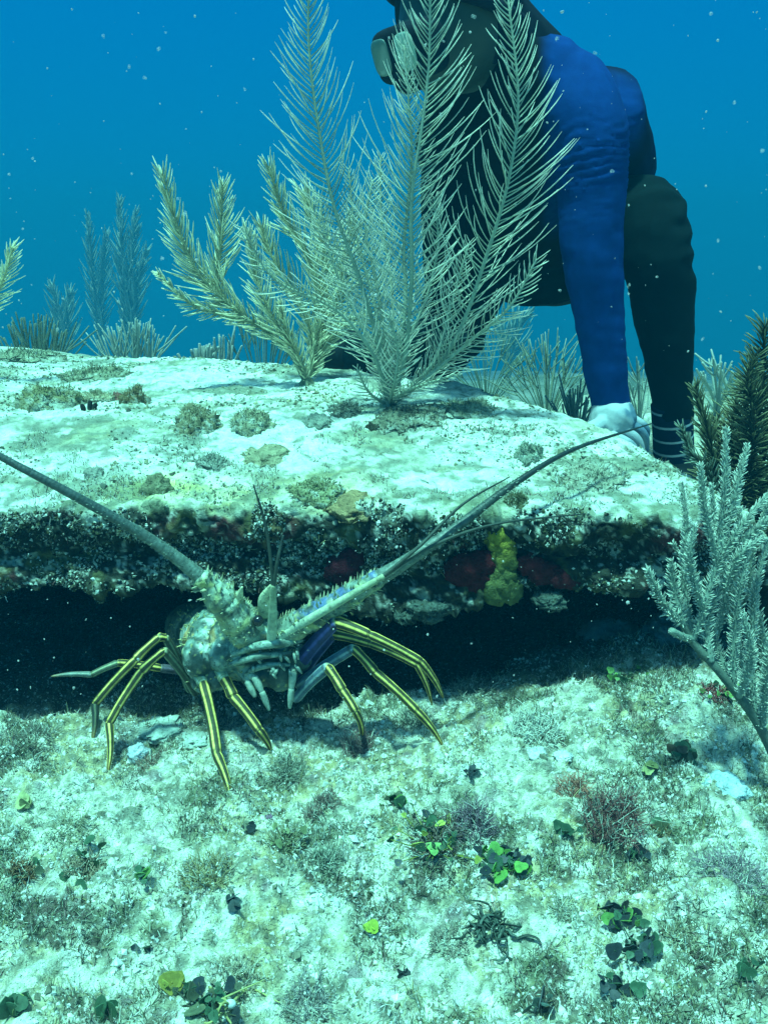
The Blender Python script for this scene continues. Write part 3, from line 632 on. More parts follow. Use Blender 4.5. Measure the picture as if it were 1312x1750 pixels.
# jointed legs: striped yellow and dark along their length, pale ring at every joint
def leg(pts, rad, cols=None, flat=None):
    m_ = MB(); q = [P(*k) if len(k) == 3 else G(k[0], k[1], .003) for k in pts]; rad = [r_*.78 for r_ in rad]
    for i in range(len(q)-1):
        s, e = q[i], q[i+1]; ax = e-s; last = i == len(q)-2
        r0, r1 = rad[i], rad[i+1]
        pp = [s+ax*x for x in (0, .08, .3, .6, .9, 1.0)]
        sag = np.cross(ax, [0, -1., 0]); sag /= np.linalg.norm(sag)+1e-9; bow = (.04 if last else .02)*np.linalg.norm(ax)
        if sag[2] < 0: sag = -sag
        pp = [p+sag*bow*sin(x*pi) for p, x in zip(pp, (0, .08, .3, .6, .9, 1.0))]
        rr = [r0*.8, r0*1.02, r0*.95, r0*.5+r1*.5, r1*1.12, r1*1.0] if not last else [r0*.95, r0*1.05, r0*.9, r0*.72, r0*.42, r0*.15]
        fl = 1. if flat is None else flat[i]
        V, Q, t, a = tube(pp, rr, 26, 30, ref=np.array([0, 1., 0.12]), rad2=np.array(rr)*fl)
        cy_, cd_ = ((.90, .69, .17), (.055, .055, .026)) if cols is None or cols[i] is None else cols[i]
        st = 1-sst(.35, .75, np.cos(a*5+.6)+.15*np.cos(a*2+.4))
        Cc = mixc(np.tile(cy_, (len(V), 1)), cd_, st)
        Cc = mixc(Cc, [.50, .50, .26], sst(.93, .97, t)*.7*(0 if last else 1)); Cc = mixc(Cc, [.05, .05, .02], (np.abs(t-.90) < .018)*.7*(0 if last else 1))
        if last: Cc = mixc(Cc, [.35, .20, .05], sst(.55, 1, t)*.6)
        m_.add(V, Q, Cc)
    return m_.build('leg', M['leg_shell'], lob)
pur = ((.09, .10, .34), (.035, .04, .14)); cyn = ((.30, .42, .44), (.10, .16, .22))
leg([(335, 1150, 1.10), (348, 1168, 1.075), (371, 1290, .965), (395, 1366)], [.010, .0092, .0076, .0062], [((.45, .55, .42), (.3, .36, .22)), None, None])
leg([(372, 1140, 1.09), (384, 1160, 1.07), (398, 1190, 1.055), (442, 1247, 1.03), (464, 1282)], [.010, .0094, .0088, .0072, .006], [((.45, .55, .42), (.3, .36, .22)), None, None, None])
leg([(335, 1185, 1.13), (281, 1112, 1.08), (243, 1146, 1.07), (187, 1236, 1.04), (184, 1318)], [.008, .0068, .0078, .0066, .0058], [((.22, .28, .18), (.07, .08, .05)), None, None, None])
leg([(325, 1180, 1.15), (283, 1090, 1.12), (272, 1089, 1.115), (233, 1126, 1.10), (163, 1203, 1.08), (158, 1262)], [.008, .0068, .0072, .0078, .0066, .0052], [((.22, .28, .18), (.07, .08, .05)), None, None, None, ((.12, .14, .07), (.03, .04, .03))])
leg([(325, 1150, 1.18), (275, 1142, 1.16), (202, 1133, 1.14), (157, 1153, 1.13), (88, 1156, 1.12)], [.008, .007, .0062, .005, .0036], [((.16, .14, .2), (.08, .08, .1)), None, ((.34, .38, .22), (.1, .12, .08)), ((.34, .38, .30), (.14, .18, .16))])
leg([(498, 1152, 1.09), (574, 1062, 1.04), (630, 1084, 1.03), (718, 1130, 1.03), (757, 1192, 1.04)], [.0135, .0095, .0072, .0064, .0048], [pur, None, None, None], [1.1, 1, 1, 1])
leg([(505, 1165, 1.10), (570, 1084, 1.07), (632, 1100, 1.06), (712, 1136, 1.06), (738, 1205, 1.065)], [.012, .0075, .0062, .0055, .0045], [pur, None, None, None])
leg([(510, 1172, 1.08), (604, 1108, 1.05), (640, 1148, 1.04), (712, 1215, 1.02), (757, 1272)], [.0100, .0078, .0075, .0065, .0055], [cyn, None, None, None])
leg([(505, 1195, 1.07), (560, 1140, 1.04), (585, 1180, 1.02), (607, 1215, 1.005), (616, 1264)], [.0085, .0082, .0075, .0062, .0052], [cyn, None, None, None])

# ------------------------------------------------------------------ the diver
NAVY, BLUE, BLACK = np.array([.003, .008, .04]), np.array([.003, .036, .17]), np.array([.006, .008, .008])
man = empty('person', (.45, 1.78, float(ground_z(.45, 1.78))), 'crouching diver with blue sleeves and dark trousers resting a gloved hand on the ledge', 'person')
def limb(mb, pts, rad, n=26, sides=16, grow=0., flat=None, ref=None):
    r = np.asarray(rad)+grow
    V, Q, t, _ = tube([P(*q) for q in pts], r, n, sides, rad2=None if flat is None else r*np.asarray(flat), ref=ref); mb.add(V, Q, (1, 1, 1))
ARM_L = ([(945, 150, 1.70), (975, 165, 1.66), (1003, 235, 1.63), (1010, 340, 1.62), (1012, 450, 1.62), (1030, 590, 1.63), (1044, 700, 1.64)], [.058, .066, .062, .051, .046, .035, .030])
ARM_R = ([(815, 190, 1.76), (785, 230, 1.74), (770, 330, 1.72), (768, 450, 1.70), (768, 560, 1.68)], [.060, .055, .048, .040, .030])
TORSO = ([(850, 140, 1.68), (870, 220, 1.74), (895, 300, 1.84), (930, 370, 1.95), (950, 420, 2.02)], [.115, .165, .165, .16, .165], [.75, .72, .75, .8, .85])
LEG_L = ([(1005, 400, 2.02), (1060, 385, 1.88), (1108, 372, 1.76), (1122, 440, 1.73), (1133, 520, 1.74), (1143, 620, 1.75), (1149, 720, 1.77), (1152, 800, 1.79)], [.095, .084, .062, .056, .051, .039, .030, .030])
LEG_R = ([(860, 420, 2.02), (815, 450, 1.9), (775, 545, 1.78), (755, 590, 1.77), (700, 610, 1.86), (640, 610, 1.97), (600, 605, 2.05)], [.095, .085, .062, .058, .05, .042, .036])
def head(mb, g=0.):
    V, Q = ball(P(775, 22, 1.61), np.array([.088, .098, .112])+g, 22, 18); mb.add(V, Q, (1, 1, 1))
    V, Q = ball(P(742, 75, 1.585), np.array([.062, .07, .07])+g*.6, 18, 14); mb.add(V, Q, (1, 1, 1))
bm_ = MB(); head(bm_)
for q in ((700, 78, 1.55), (693, 92, 1.54)): V, Q = ball(P(*q), (.014, .018, .02)); bm_.add(V, Q, (1, 1, 1))       # nose
V, Q = ball(P(722, 128, 1.55), (.022, .02, .010)); bm_.add(V, Q, (1, 1, 1))                                     # lips
limb(bm_, [(790, 60, 1.63), (825, 110, 1.66), (850, 150, 1.70)], [.062, .064, .075])
for A in (ARM_L, ARM_R, LEG_L, LEG_R): limb(bm_, *A)
limb(bm_, TORSO[0], TORSO[1], flat=TORSO[2], ref=(0, .5, 1.))
limb(bm_, [(1152, 800, 1.79), (1150, 835, 1.76), (1120, 858, 1.68)], [.036, .04, .03])
limb(bm_, [(600, 605, 2.05), (580, 600, 2.08), (560, 596, 2.12)], [.036, .04, .03])
limb(bm_, [(768, 560, 1.68), (766, 590, 1.67), (764, 610, 1.67)], [.030, .034, .02])
limb(bm_, [(1044, 700, 1.64), (1050, 730, 1.64), (1072, 750, 1.64)], [.033, .036, .026])
V, Q, nn = fuse(bm_, .007, 6)
mk('body', V, Q, M['skin'], np.tile([.035, .052, .044], (len(V), 1)), man)
# shirt: torso and both arms in one cloth
sb = MB(); limb(sb, TORSO[0], np.array(TORSO[1]), flat=TORSO[2], ref=(0, .5, 1.), grow=.007)
limb(sb, ARM_L[0], ARM_L[1], grow=.006); limb(sb, ARM_R[0], ARM_R[1], grow=.006)
limb(sb, [(845, 150, 1.66), (900, 150, 1.68), (965, 150, 1.68)], [.085, .082, .07], grow=.006)
limb(sb, [(1010, 190, 1.78), (1040, 250, 1.86), (1052, 300, 1.93)], [.085, .075, .07], grow=.006)
V, Q, nn = fuse(sb, .0055, 8)
px_, py_ = project(V)
arm = sst(915, 945, px_)*sst(1.80, 1.72, V[:, 1])
wr = np.exp(-((py_-285)/70)**2)*np.sin((py_ + .30*(px_-1000)-.0022*(px_-1000)**2 + 22*fbm(V*14, 3, 3))*.42)*arm*(.35+.65*sst(-.3, .2, fbm(V*np.array([10, 10, 25]), 2, 16))) + .22*np.exp(-((py_-560)/110)**2)*np.sin((py_-.3*px_+26*fbm(V*14, 3, 5))*.22)*arm*sst(-.1, .3, fbm(V*9, 2, 15))
V = V + nn*(.0028*wr + .0045*fbm(V*np.array([11, 11, 16]), 3, 9))[:, None]
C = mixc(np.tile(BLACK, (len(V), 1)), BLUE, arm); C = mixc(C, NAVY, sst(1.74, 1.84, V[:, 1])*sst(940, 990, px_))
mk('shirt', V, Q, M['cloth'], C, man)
# trousers
tb = MB(); limb(tb, [(905, 350, 1.94), (950, 420, 2.02)], [.16, .17], flat=[.8, .85], ref=(0, .5, 1.), grow=.009)
limb(tb, LEG_L[0], LEG_L[1], grow=.006); limb(tb, LEG_R[0], LEG_R[1], grow=.006)
limb(tb, [(860, 445, 1.98), (960, 450, 2.0), (1040, 440, 1.98)], [.08, .085, .07], grow=.004)
V, Q, nn = fuse(tb, .006, 8); gx_, gy_ = project(V); V = V+nn*(.006*fbm(V*np.array([10, 10, 17]), 3, 19)+.0026*np.sin((gy_+.25*gx_)*.13+5*fbm(V*9, 2, 23))*sst(-.1, .3, fbm(V*7, 2, 24)))[:, None]
mk('trousers', V, Q, M['neoprene'], np.tile([.003, .010, .0115], (len(V), 1)), man)
# hood over crown, back of head and neck
hb = MB(); V, Q = ball(P(782, 10, 1.625), (.100, .104, .118), 24, 20); hb.add(V, Q, (1, 1, 1)); limb(hb, [(815, 40, 1.65), (855, 90, 1.69), (890, 130, 1.72)], [.08, .085, .09])
V, Q, nn = fuse(hb, .006, 6); mk('hood', V, Q, M['neoprene'], np.tile([.010, .014, .022], (len(V), 1)), man)
# mask: dark skirt with strap, pale lens
kb = MB(); mc = P(700, 88, 1.53); mn = np.array([-.80, -.50, -.33]); mn /= np.linalg.norm(mn); mu = np.cross(mn, [0, 0, 1.]); mu /= np.linalg.norm(mu); mv = np.cross(mu, mn)
def plate(c, hu, hv, hn, e=.45):
    V, Q = ball((0, 0, 0), 1., 28, 24); V[:28, :2] = 0; V[-28:, :2] = 0; V = np.sign(V)*np.abs(V)**e
    return np.asarray(c)+V[:, :1]*mu*hu+V[:, 1:2]*mv*hv+V[:, 2:]*mn*hn, Q
V, Q = plate(mc, .068, .040, .030); kb.add(V, Q, (.010, .014, .02))
V, Q = plate(mc-mv*.034+mn*.012, .018, .022, .024, .8); kb.add(V, Q, (.010, .014, .02))
th = np.linspace(0, 2*pi, 40); hc = P(778, 30, 1.615)
ring = np.stack([hc[0]+.104*np.cos(th), hc[1]+.108*np.sin(th), hc[2]+.012+.045*np.cos(th)*-.6], 1); V, Q, t, _ = tubes(ring[None], np.full((1, 40), .011), 8); kb.add(V, Q, (.012, .016, .025))
msk = kb.build('mask', M['neoprene'], man)
lb = MB()
for su, c_ in ((-1, (.36, .48, .38)), (1, (.10, .16, .14))): V, Q = plate(mc+mu*su*.033+mv*.003+mn*.0295, .023, .026, .003, .6); lb.add(V, Q, c_)
lb.build('lens', M['lens'], msk)
# glove: cuff, palm, four bent fingers over the edge, thumb
gb = MB()
limb(gb, [(1042, 700, 1.63), (1046, 714, 1.625), (1052, 728, 1.62)], [.040, .043, .040], flat=[.85]*3, ref=(0, 1., 0))
limb(gb, [(1036, 714, 1.62), (1050, 724, 1.605), (1066, 732, 1.60)], [.034, .037, .026], flat=[.7]*3, ref=(0, 1., .3))
for k in range(4):
    x0, y0, dd = 1062-6*k, 712+11*k, 1.640-.023*k; ln = (.9, 1.05, 1.0, .82)[k]
    limb(gb, [(x0, y0, dd), (x0+26*ln, y0+8, dd-.004), (x0+42*ln, y0+24*ln, dd), (x0+44*ln, y0+44*ln, dd+.008)], [.0098, .0096, .0092, .0078], 18, 12)
limb(gb, [(1030, 722, 1.60), (1014, 730, 1.585), (1006, 742, 1.575), (1010, 752, 1.57)], [.015, .013, .012, .010], 16, 10)
V, Q, nn = fuse(gb, .0022, 2); gx_, gy_ = project(V); V = V + nn*(.0014*np.sin((gy_*.8-gx_*.35)*.17+3*fbm(V*16, 2, 4)))[:, None]
mk('glove', V, Q, M['glove'], mixc(np.tile([.40, .47, .50], (len(V), 1)), [.12, .20, .28], sst(-.1, .35, fbm(V*22, 3, 6)+.012*(gx_-1085))), man)
# ankle sock with pale rings, boots
an_pts = [P(1147, 690, 1.765), P(1149, 740, 1.775), P(1151, 800, 1.79)]
V, Q, t, _ = tube(an_pts, [.0395, .0390, .040], 90, 20)
st = ((t*5.2+.62) % 1 < .17)*1.; m_ = MB(); m_.add(V, Q, mixc(np.tile([.012, .02, .05], (len(V), 1)), [.62, .66, .66], st)); m_.build('striped_sock', M['cloth'], man)
for pts, r in (([(1152, 800, 1.79), (1150, 838, 1.765), (1112, 866, 1.66)], [.05, .054, .04]), ([(606, 604, 2.03), (580, 598, 2.07), (556, 592, 2.10)], [.046, .055, .048])):
    bb = MB(); limb(bb, pts, r); V, Q, nn = fuse(bb, .006, 3); mk('boot', V, Q, M['neoprene'], np.tile([.012, .018, .02], (len(V), 1)), man)

# ------------------------------------------------------------------ growth on the ledge top, sponges on its front
rm = np.random.default_rng(21)
def mound(name, loc, rx, rz, c, seed, label, cat, group=None, hairs=90, hc=None, mat='mound', ry=None, hl=.010, lump=.35, sink=.35, conform=False):
    loc = np.asarray(loc, float); V, Q = ball((0, 0, 0), 1., 40, 26); 
    n = V/np.linalg.norm(V, axis=1, keepdims=True)
    k = 1+lump*fbm(n*2.2+seed, 3, seed)+.22*fbm(n*7+seed, 3, seed+3)
    k = k*(1+.30*fbm(np.stack([n[:, 0]*3+seed, n[:, 1]*3, 0*n[:, 0]], -1), 3, seed+11)); V = n*k[:, None]*np.array([rx, ry or rx, rz])
    if conform:      # the foot of the growth follows the ledge's surface
        V[:, 2] = slab_z(V[:, 0]+loc[0], V[:, 1]+loc[1])-loc[2]+np.where(n[:, 2] > 0, np.maximum(V[:, 2], 0)*1.15*(1-sink*.7)*sst(0, .5, n[:, 2]), -.004)-.0015+rz*sink
    C = np.tile(c, (len(V), 1))*(1+.35*fbm(n*6+seed, 3, seed+5))[:, None]
    if cat == 'algae mound': C = mixc(C, [.50, .56, .48], sst(-.05, .35, fbm(n*5+seed, 4, seed+9)+.35*(1-np.abs(n[:, 2]))-.15)*.8)
    m_ = MB(); m_.add(V+loc-[0, 0, rz*sink], Q, C)
    if hairs:
        r = np.random.default_rng(seed); ii = r.choice(np.where(n[:, 2] > -.05)[0], hairs)
        d = n[ii]*.6+r.normal(0, .6, (hairs, 3)); d[:, 2] += .2; d /= np.linalg.norm(d, axis=1, keepdims=True)
        m_.add(*hair_field(V[ii]+loc-[0, 0, rz*sink], d, hl*r.uniform(.3, 1.1, hairs), np.full(hairs, .0007*max(1, rx/.04)), hc or np.asarray(c)*1.3, r))
    return tag(m_.build(name, M[mat], loc=loc), label, cat, group)
def hair_field(p, d, ln, rad, c, r, k=4, bend=.5):
    u = np.linspace(0, 1, k); b = r.normal(0, 1, p.shape)
    pts = p[:, None]+d[:, None]*(ln[:, None]*u[None])[..., None]+b[:, None]*(ln[:, None]*bend*.4*u[None]**2)[..., None]
    V, Q, t, _ = tubes(pts, rad[:, None]*(1-.6*u)[None], 4)
    tone = np.repeat(r.uniform(.6, 1.3, len(p)), k*4)[:, None]
    return V, Q, np.tile(c, (len(V), 1))*tone
OL, TAN, GRY, DRK, BRN = (.24, .24, .12), (.36, .35, .22), (.30, .34, .28), (.05, .055, .04), (.22, .16, .09)
for i, (px, py, wpx, hpx, c, nm, lab, cat) in enumerate([
    (82, 690, 52, 30, OL, 'algae_mound', 'broad bushy olive mound furthest left on the ledge top', 'algae mound'),
    (165, 682, 34, 16, TAN, 'algae_mound', 'low tan mound between the bushy olive mound and the brown lump', 'algae mound'),
    (228, 690, 24, 22, (.20, .16, .08), 'algae_mound', 'brown rounded lump on the ledge left of its middle mounds', 'algae mound'),
    (200, 683, 12, 12, (.26, .13, .10), 'coral_lump', 'tiny reddish lump touching the brown rounded lump', 'coral'),
    (337, 728, 38, 32, (.26, .25, .15), 'algae_mound', 'shaggy mound with twigs below the yellowish sea plume', 'algae mound'),
    (430, 728, 36, 24, (.30, .31, .20), 'algae_mound', 'shaggy grey green mound just right of the twiggy mound', 'algae mound'),
    (455, 775, 38, 10, TAN, 'coral_lump', 'flat tan coral crust above the upright antennule tip', 'coral'),
    (268, 836, 26, 30, (.25, .26, .16), 'brain_coral', 'round coral head in a yellow patch near the ledge rim', 'coral'),
    (160, 812, 18, 12, GRY, 'coral_lump', 'small grey lump left of the round coral head', 'coral'),
    (540, 845, 48, 17, (.26, .28, .15), 'algae_mound', 'knobby green brown mound on the rim behind the lobster', 'algae mound'),
    (605, 864, 46, 15, (.36, .27, .14), 'coral_lump', 'orange tan honeycombed coral crust on the ledge rim', 'coral'),
    (360, 790, 30, 12, GRY, 'algae_mound', 'low grey turf patch right of the round coral head', 'algae mound'),
    (905, 782, 26, 20, (.26, .31, .24), 'algae_mound', 'fuzzy grey green tuft beside the right antenna tip', 'algae mound'),
    (885, 862, 22, 14, (.12, .13, .07), 'algae_mound', 'small dark tuft where the right antenna crosses the ledge', 'algae mound'),
    (700, 712, 60, 14, (.20, .21, .15), 'algae_mound', 'dark turf mat round the foot of the tall plume', 'algae mound'),
    (800, 700, 48, 14, (.26, .29, .20), 'algae_mound', 'low turf strip right of the tall plume foot', 'algae mound'),
    (1020, 815, 60, 9, (.34, .36, .27), 'algae_mound', 'flat speckled turf patch on the right end of the ledge', 'algae mound'),
    (545, 720, 26, 9, GRY, 'coral_lump', 'flat grey lump between the two sea plume feet', 'coral'),
    (160, 640, 55, 9, (.26, .28, .18), 'algae_mound', 'thin turf mat near the far rim of the ledge', 'algae mound'),
    (50, 612, 60, 12, (.30, .33, .22), 'algae_mound', 'ragged turf ridge on the far left rim of the ledge', 'algae mound'),
    (640, 735, 14, 7, DRK, 'coral_lump', 'small dark chip below the tall plume foot', 'coral'),
    (590, 700, 30, 10, (.2, .22, .17), 'algae_mound', 'dark low turf left of the tall plume foot', 'algae mound')]):
    q = ST(px, py); d = q[1]
    hairy = 'mound' in nm
    mound(nm, q, PX(wpx, d), PX(hpx, d)*1.0, c, 100+i, lab, cat, 'growths on the ledge top', hairs=int(120+wpx*9) if hairy else 0, ry=PX(wpx, d)*.9, hl=PX(7, d), sink=.55 if hpx < 17 and cat == 'algae mound' else .2, conform=nm != 'brain_coral', lump=.10 if nm == 'brain_coral' else .35)
# two dark finger blobs
q = ST(150, 702); m_ = MB()
for dx, h in ((-.006, .010), (.004, .016), (.010, .011)):
    V, Q, t, _ = tube([q+[dx, 0, -.003], q+[dx*1.2, 0, h*.6], q+[dx*1.5, 0, h]], [.004, .0045, .0035], 8, 8); m_.add(V, Q, (.03, .035, .03))
tag(m_.build('finger_alga', M['mound'], loc=q), 'tiny black finger cluster on pale sand at the ledge left', 'alga')
# sponges on the front face
def sponge(name, pts, rx, rz, c, seed, label, mat='sponge', th=.02):
    m_ = MB()
    for k, (px, py, s) in enumerate(pts):
        f = FACE(px, py); V, Q = ball((0, 0, 0), 1., 26, 18); n = V/np.linalg.norm(V, axis=1, keepdims=True)
        kk = 1+.35*fbm(n*2.5+seed+k, 3, seed)+.12*fbm(n*8, 2, seed+1)
        m_.add(n*kk[:, None]*np.array([rx*s, th*s, rz*s])+f, Q, np.tile(c, (len(V), 1))*(1+.4*fbm(n*5+k, 3, seed+2))[:, None])
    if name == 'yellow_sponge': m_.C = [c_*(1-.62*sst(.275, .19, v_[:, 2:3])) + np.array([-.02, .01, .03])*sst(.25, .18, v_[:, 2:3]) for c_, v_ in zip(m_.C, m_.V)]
    return tag(m_.build(name, M[mat], loc=FACE(pts[0][0], pts[0][1])), label, 'sponge', 'sponges on the ledge front')
sponge('yellow_sponge', [(848, 914, .8), (854, 930, .85), (860, 946, .85), (861, 962, .85), (858, 980, .85), (854, 998, 1.05), (845, 1010, .9), (872, 1008, .8)], .021, .024, (.36, .33, .05), 300, 'yellow olive sponge hanging over the ledge rim', th=.013)
sponge('red_sponge', [(790, 975, 1.), (820, 965, .9), (812, 990, .8)], .026, .022, (.075, .010, .014), 310, 'dark red crust left of the yellow sponge', th=.009)
sponge('red_sponge', [(905, 965, .8), (930, 980, .9), (965, 990, .8)], .026, .018, (.085, .012, .016), 320, 'dark red crust right of the yellow sponge', th=.009)
sponge('red_sponge', [(585, 972, 1.), (600, 955, .7)], .024, .022, (.06, .010, .018), 330, 'dim maroon crust behind the right antenna base', th=.008)
for i, (px, py, wpx, hpx, lab) in enumerate([(730, 1035, 38, 20, 'pale crusty knob under the ledge right of the lobster'), (940, 1022, 26, 16, 'pale crusty knob under the ledge below the red crust'), (690, 1045, 24, 15, 'smaller grey knob under the ledge behind the lobster antenna')]):
    f = FACE(px, py); mound('coral_lump', f, PX(wpx, 1.15), PX(hpx, 1.15), (.09, .12, .105), 340+i, lab, 'coral', 'knobs under the ledge rim', hairs=60, ry=.025, hl=.006)
for i, (px, py, d, r, lab) in enumerate([(1045, 1085, 1.32, .05, 'large smooth grey stone deep in the undercut'), (1140, 1070, 1.28, .035, 'small smooth grey stone beside the sea rod in the undercut'), (1090, 1100, 1.27, .03, 'middle grey stone in the undercut')]):
    q = P(px, py, d); mound('stone', q, r, r*.7, (.22, .26, .25), 350+i, lab, 'stone', hairs=0, mat='reef_rock', lump=.15)

# ------------------------------------------------------------------ algae and bits on the rubble in front
def discs(mb, c, n, size, cols, spread, seed, up=.6, stack=1):
    """Halimeda-like chains of flat rounded leaves"""
    r = np.random.default_rng(seed)
    for k in range(int(n*1.9)+1):
        p = np.asarray(c)+np.append(r.normal(0, spread, 2), r.uniform(0, spread*.8)); g_ = np.asarray(c)+[0, 0, -.004]
        g_ = g_+(p-g_)*[.35, .35, 0]; V, Q, t, _ = tube([np.asarray(c)-[0, 0, .002], g_, p], [size*.10, size*.10, size*.08], 7, 5); mb.add(V, Q, np.asarray(cols[-1])*.7)
        nrm = r.normal(0, 1, 3)*np.array([.8, .8, .5]); nrm[1] -= .7; nrm[2] += up; nrm /= np.linalg.norm(nrm)
        a = np.cross(nrm, [0, 0, 1.]); a /= np.linalg.norm(a); b = np.cross(a, nrm); 
        if b[2] < 0: b = -b
        for s in range(stack):
            s_ = size*r.choice([.35, .5, .7, 1.05], p=[.25, .35, .25, .15])*r.uniform(.8, 1.15); th = np.linspace(0, 2*pi, 15)[:-1]; rad = 1-.14*np.cos(th*3+r.uniform(0, 6))+r.normal(0, .07, 14)
            rim = p+s_*(rad*np.cos(th)*1.12)[:, None]*a+s_*(rad*np.sin(th))[:, None]*b
            cup = nrm*s_*r.uniform(-.1, .3)
            V = np.vstack([rim+cup, p[None], rim+cup-nrm*s_*.10, (p-nrm*s_*.14)[None]]); m = 14; i = np.arange(m); j = (i+1) % m
            F3 = np.vstack([np.stack([i, j, 0*i+m], 1), np.stack([j+m+1, i+m+1, 0*i+2*m+1], 1)]); 
            cc = np.asarray(cols[r.integers(len(cols))])*r.uniform(.75, 1.25); Cc = np.tile(cc, (len(V), 1)); Cc[:m] *= 1.35; Cc[m+1:2*m+1] *= 1.35
            mb.add(V, F3, Cc); mb.add(V, np.stack([i, i+m+1, j+m+1, j], 1), Cc)
            p = p+b*s_*1.7+a*r.normal(0, s_*.4)
def wiry(mb, c, n, h, spread, rad, col, seed, tip=None, fork=2):
    r = np.random.default_rng(seed); c = np.asarray(c)
    for k in range(int(n*3.4)):
        a = r.uniform(0, 2*pi); q_ = r.random()**.5; s = c+np.array([cos(a), sin(a), 0])*spread*.75*q_; s[2] = float(ground_z(s[0], s[1]))-.002
        e = s+np.array([cos(a), sin(a), 0])*spread*.35*r.uniform(-.3, 1)+r.normal(0, spread*.14, 3)*[1, 1, 0]+[0, 0, h*r.uniform(.15, .75)*(1.1-.6*q_)]
        m = (s+e)/2+r.normal(0, h*.12, 3); V, Q, t, _ = tube([s, m, e], [rad, rad*.8, rad*.45], 8, 5); cc = np.asarray(col)*r.uniform(.7, 1.4) if r.random() < .75 else np.array([.42, .46, .38])*r.uniform(.5, 1.2)
        mb.add(V, Q, mixc(np.tile(cc, (len(V), 1)), tip if tip is not None else cc*1.3, t))
        for f in range(fork):
            u = r.uniform(.3, .9); b = m*(1-u)+e*u; e2 = b+(e-s)*r.uniform(.2, .4)+r.normal(0, h*.16, 3); V, Q, t, _ = tube([b, (b+e2)/2+r.normal(0, h*.03, 3), e2], [rad*.7, rad*.6, rad*.35], 6, 4); mb.add(V, Q, mixc(np.tile(cc, (len(V), 1)), tip if tip is not None else cc*1.3, .5+.5*t))
GRN, DGR, YGR, ODK = (.10, .21, .055), (.035, .08, .045), (.30, .35, .07), (.07, .085, .05)
PUR, RED, BLK = (.15, .11, .13), (.145, .065, .06), (.025, .035, .04)
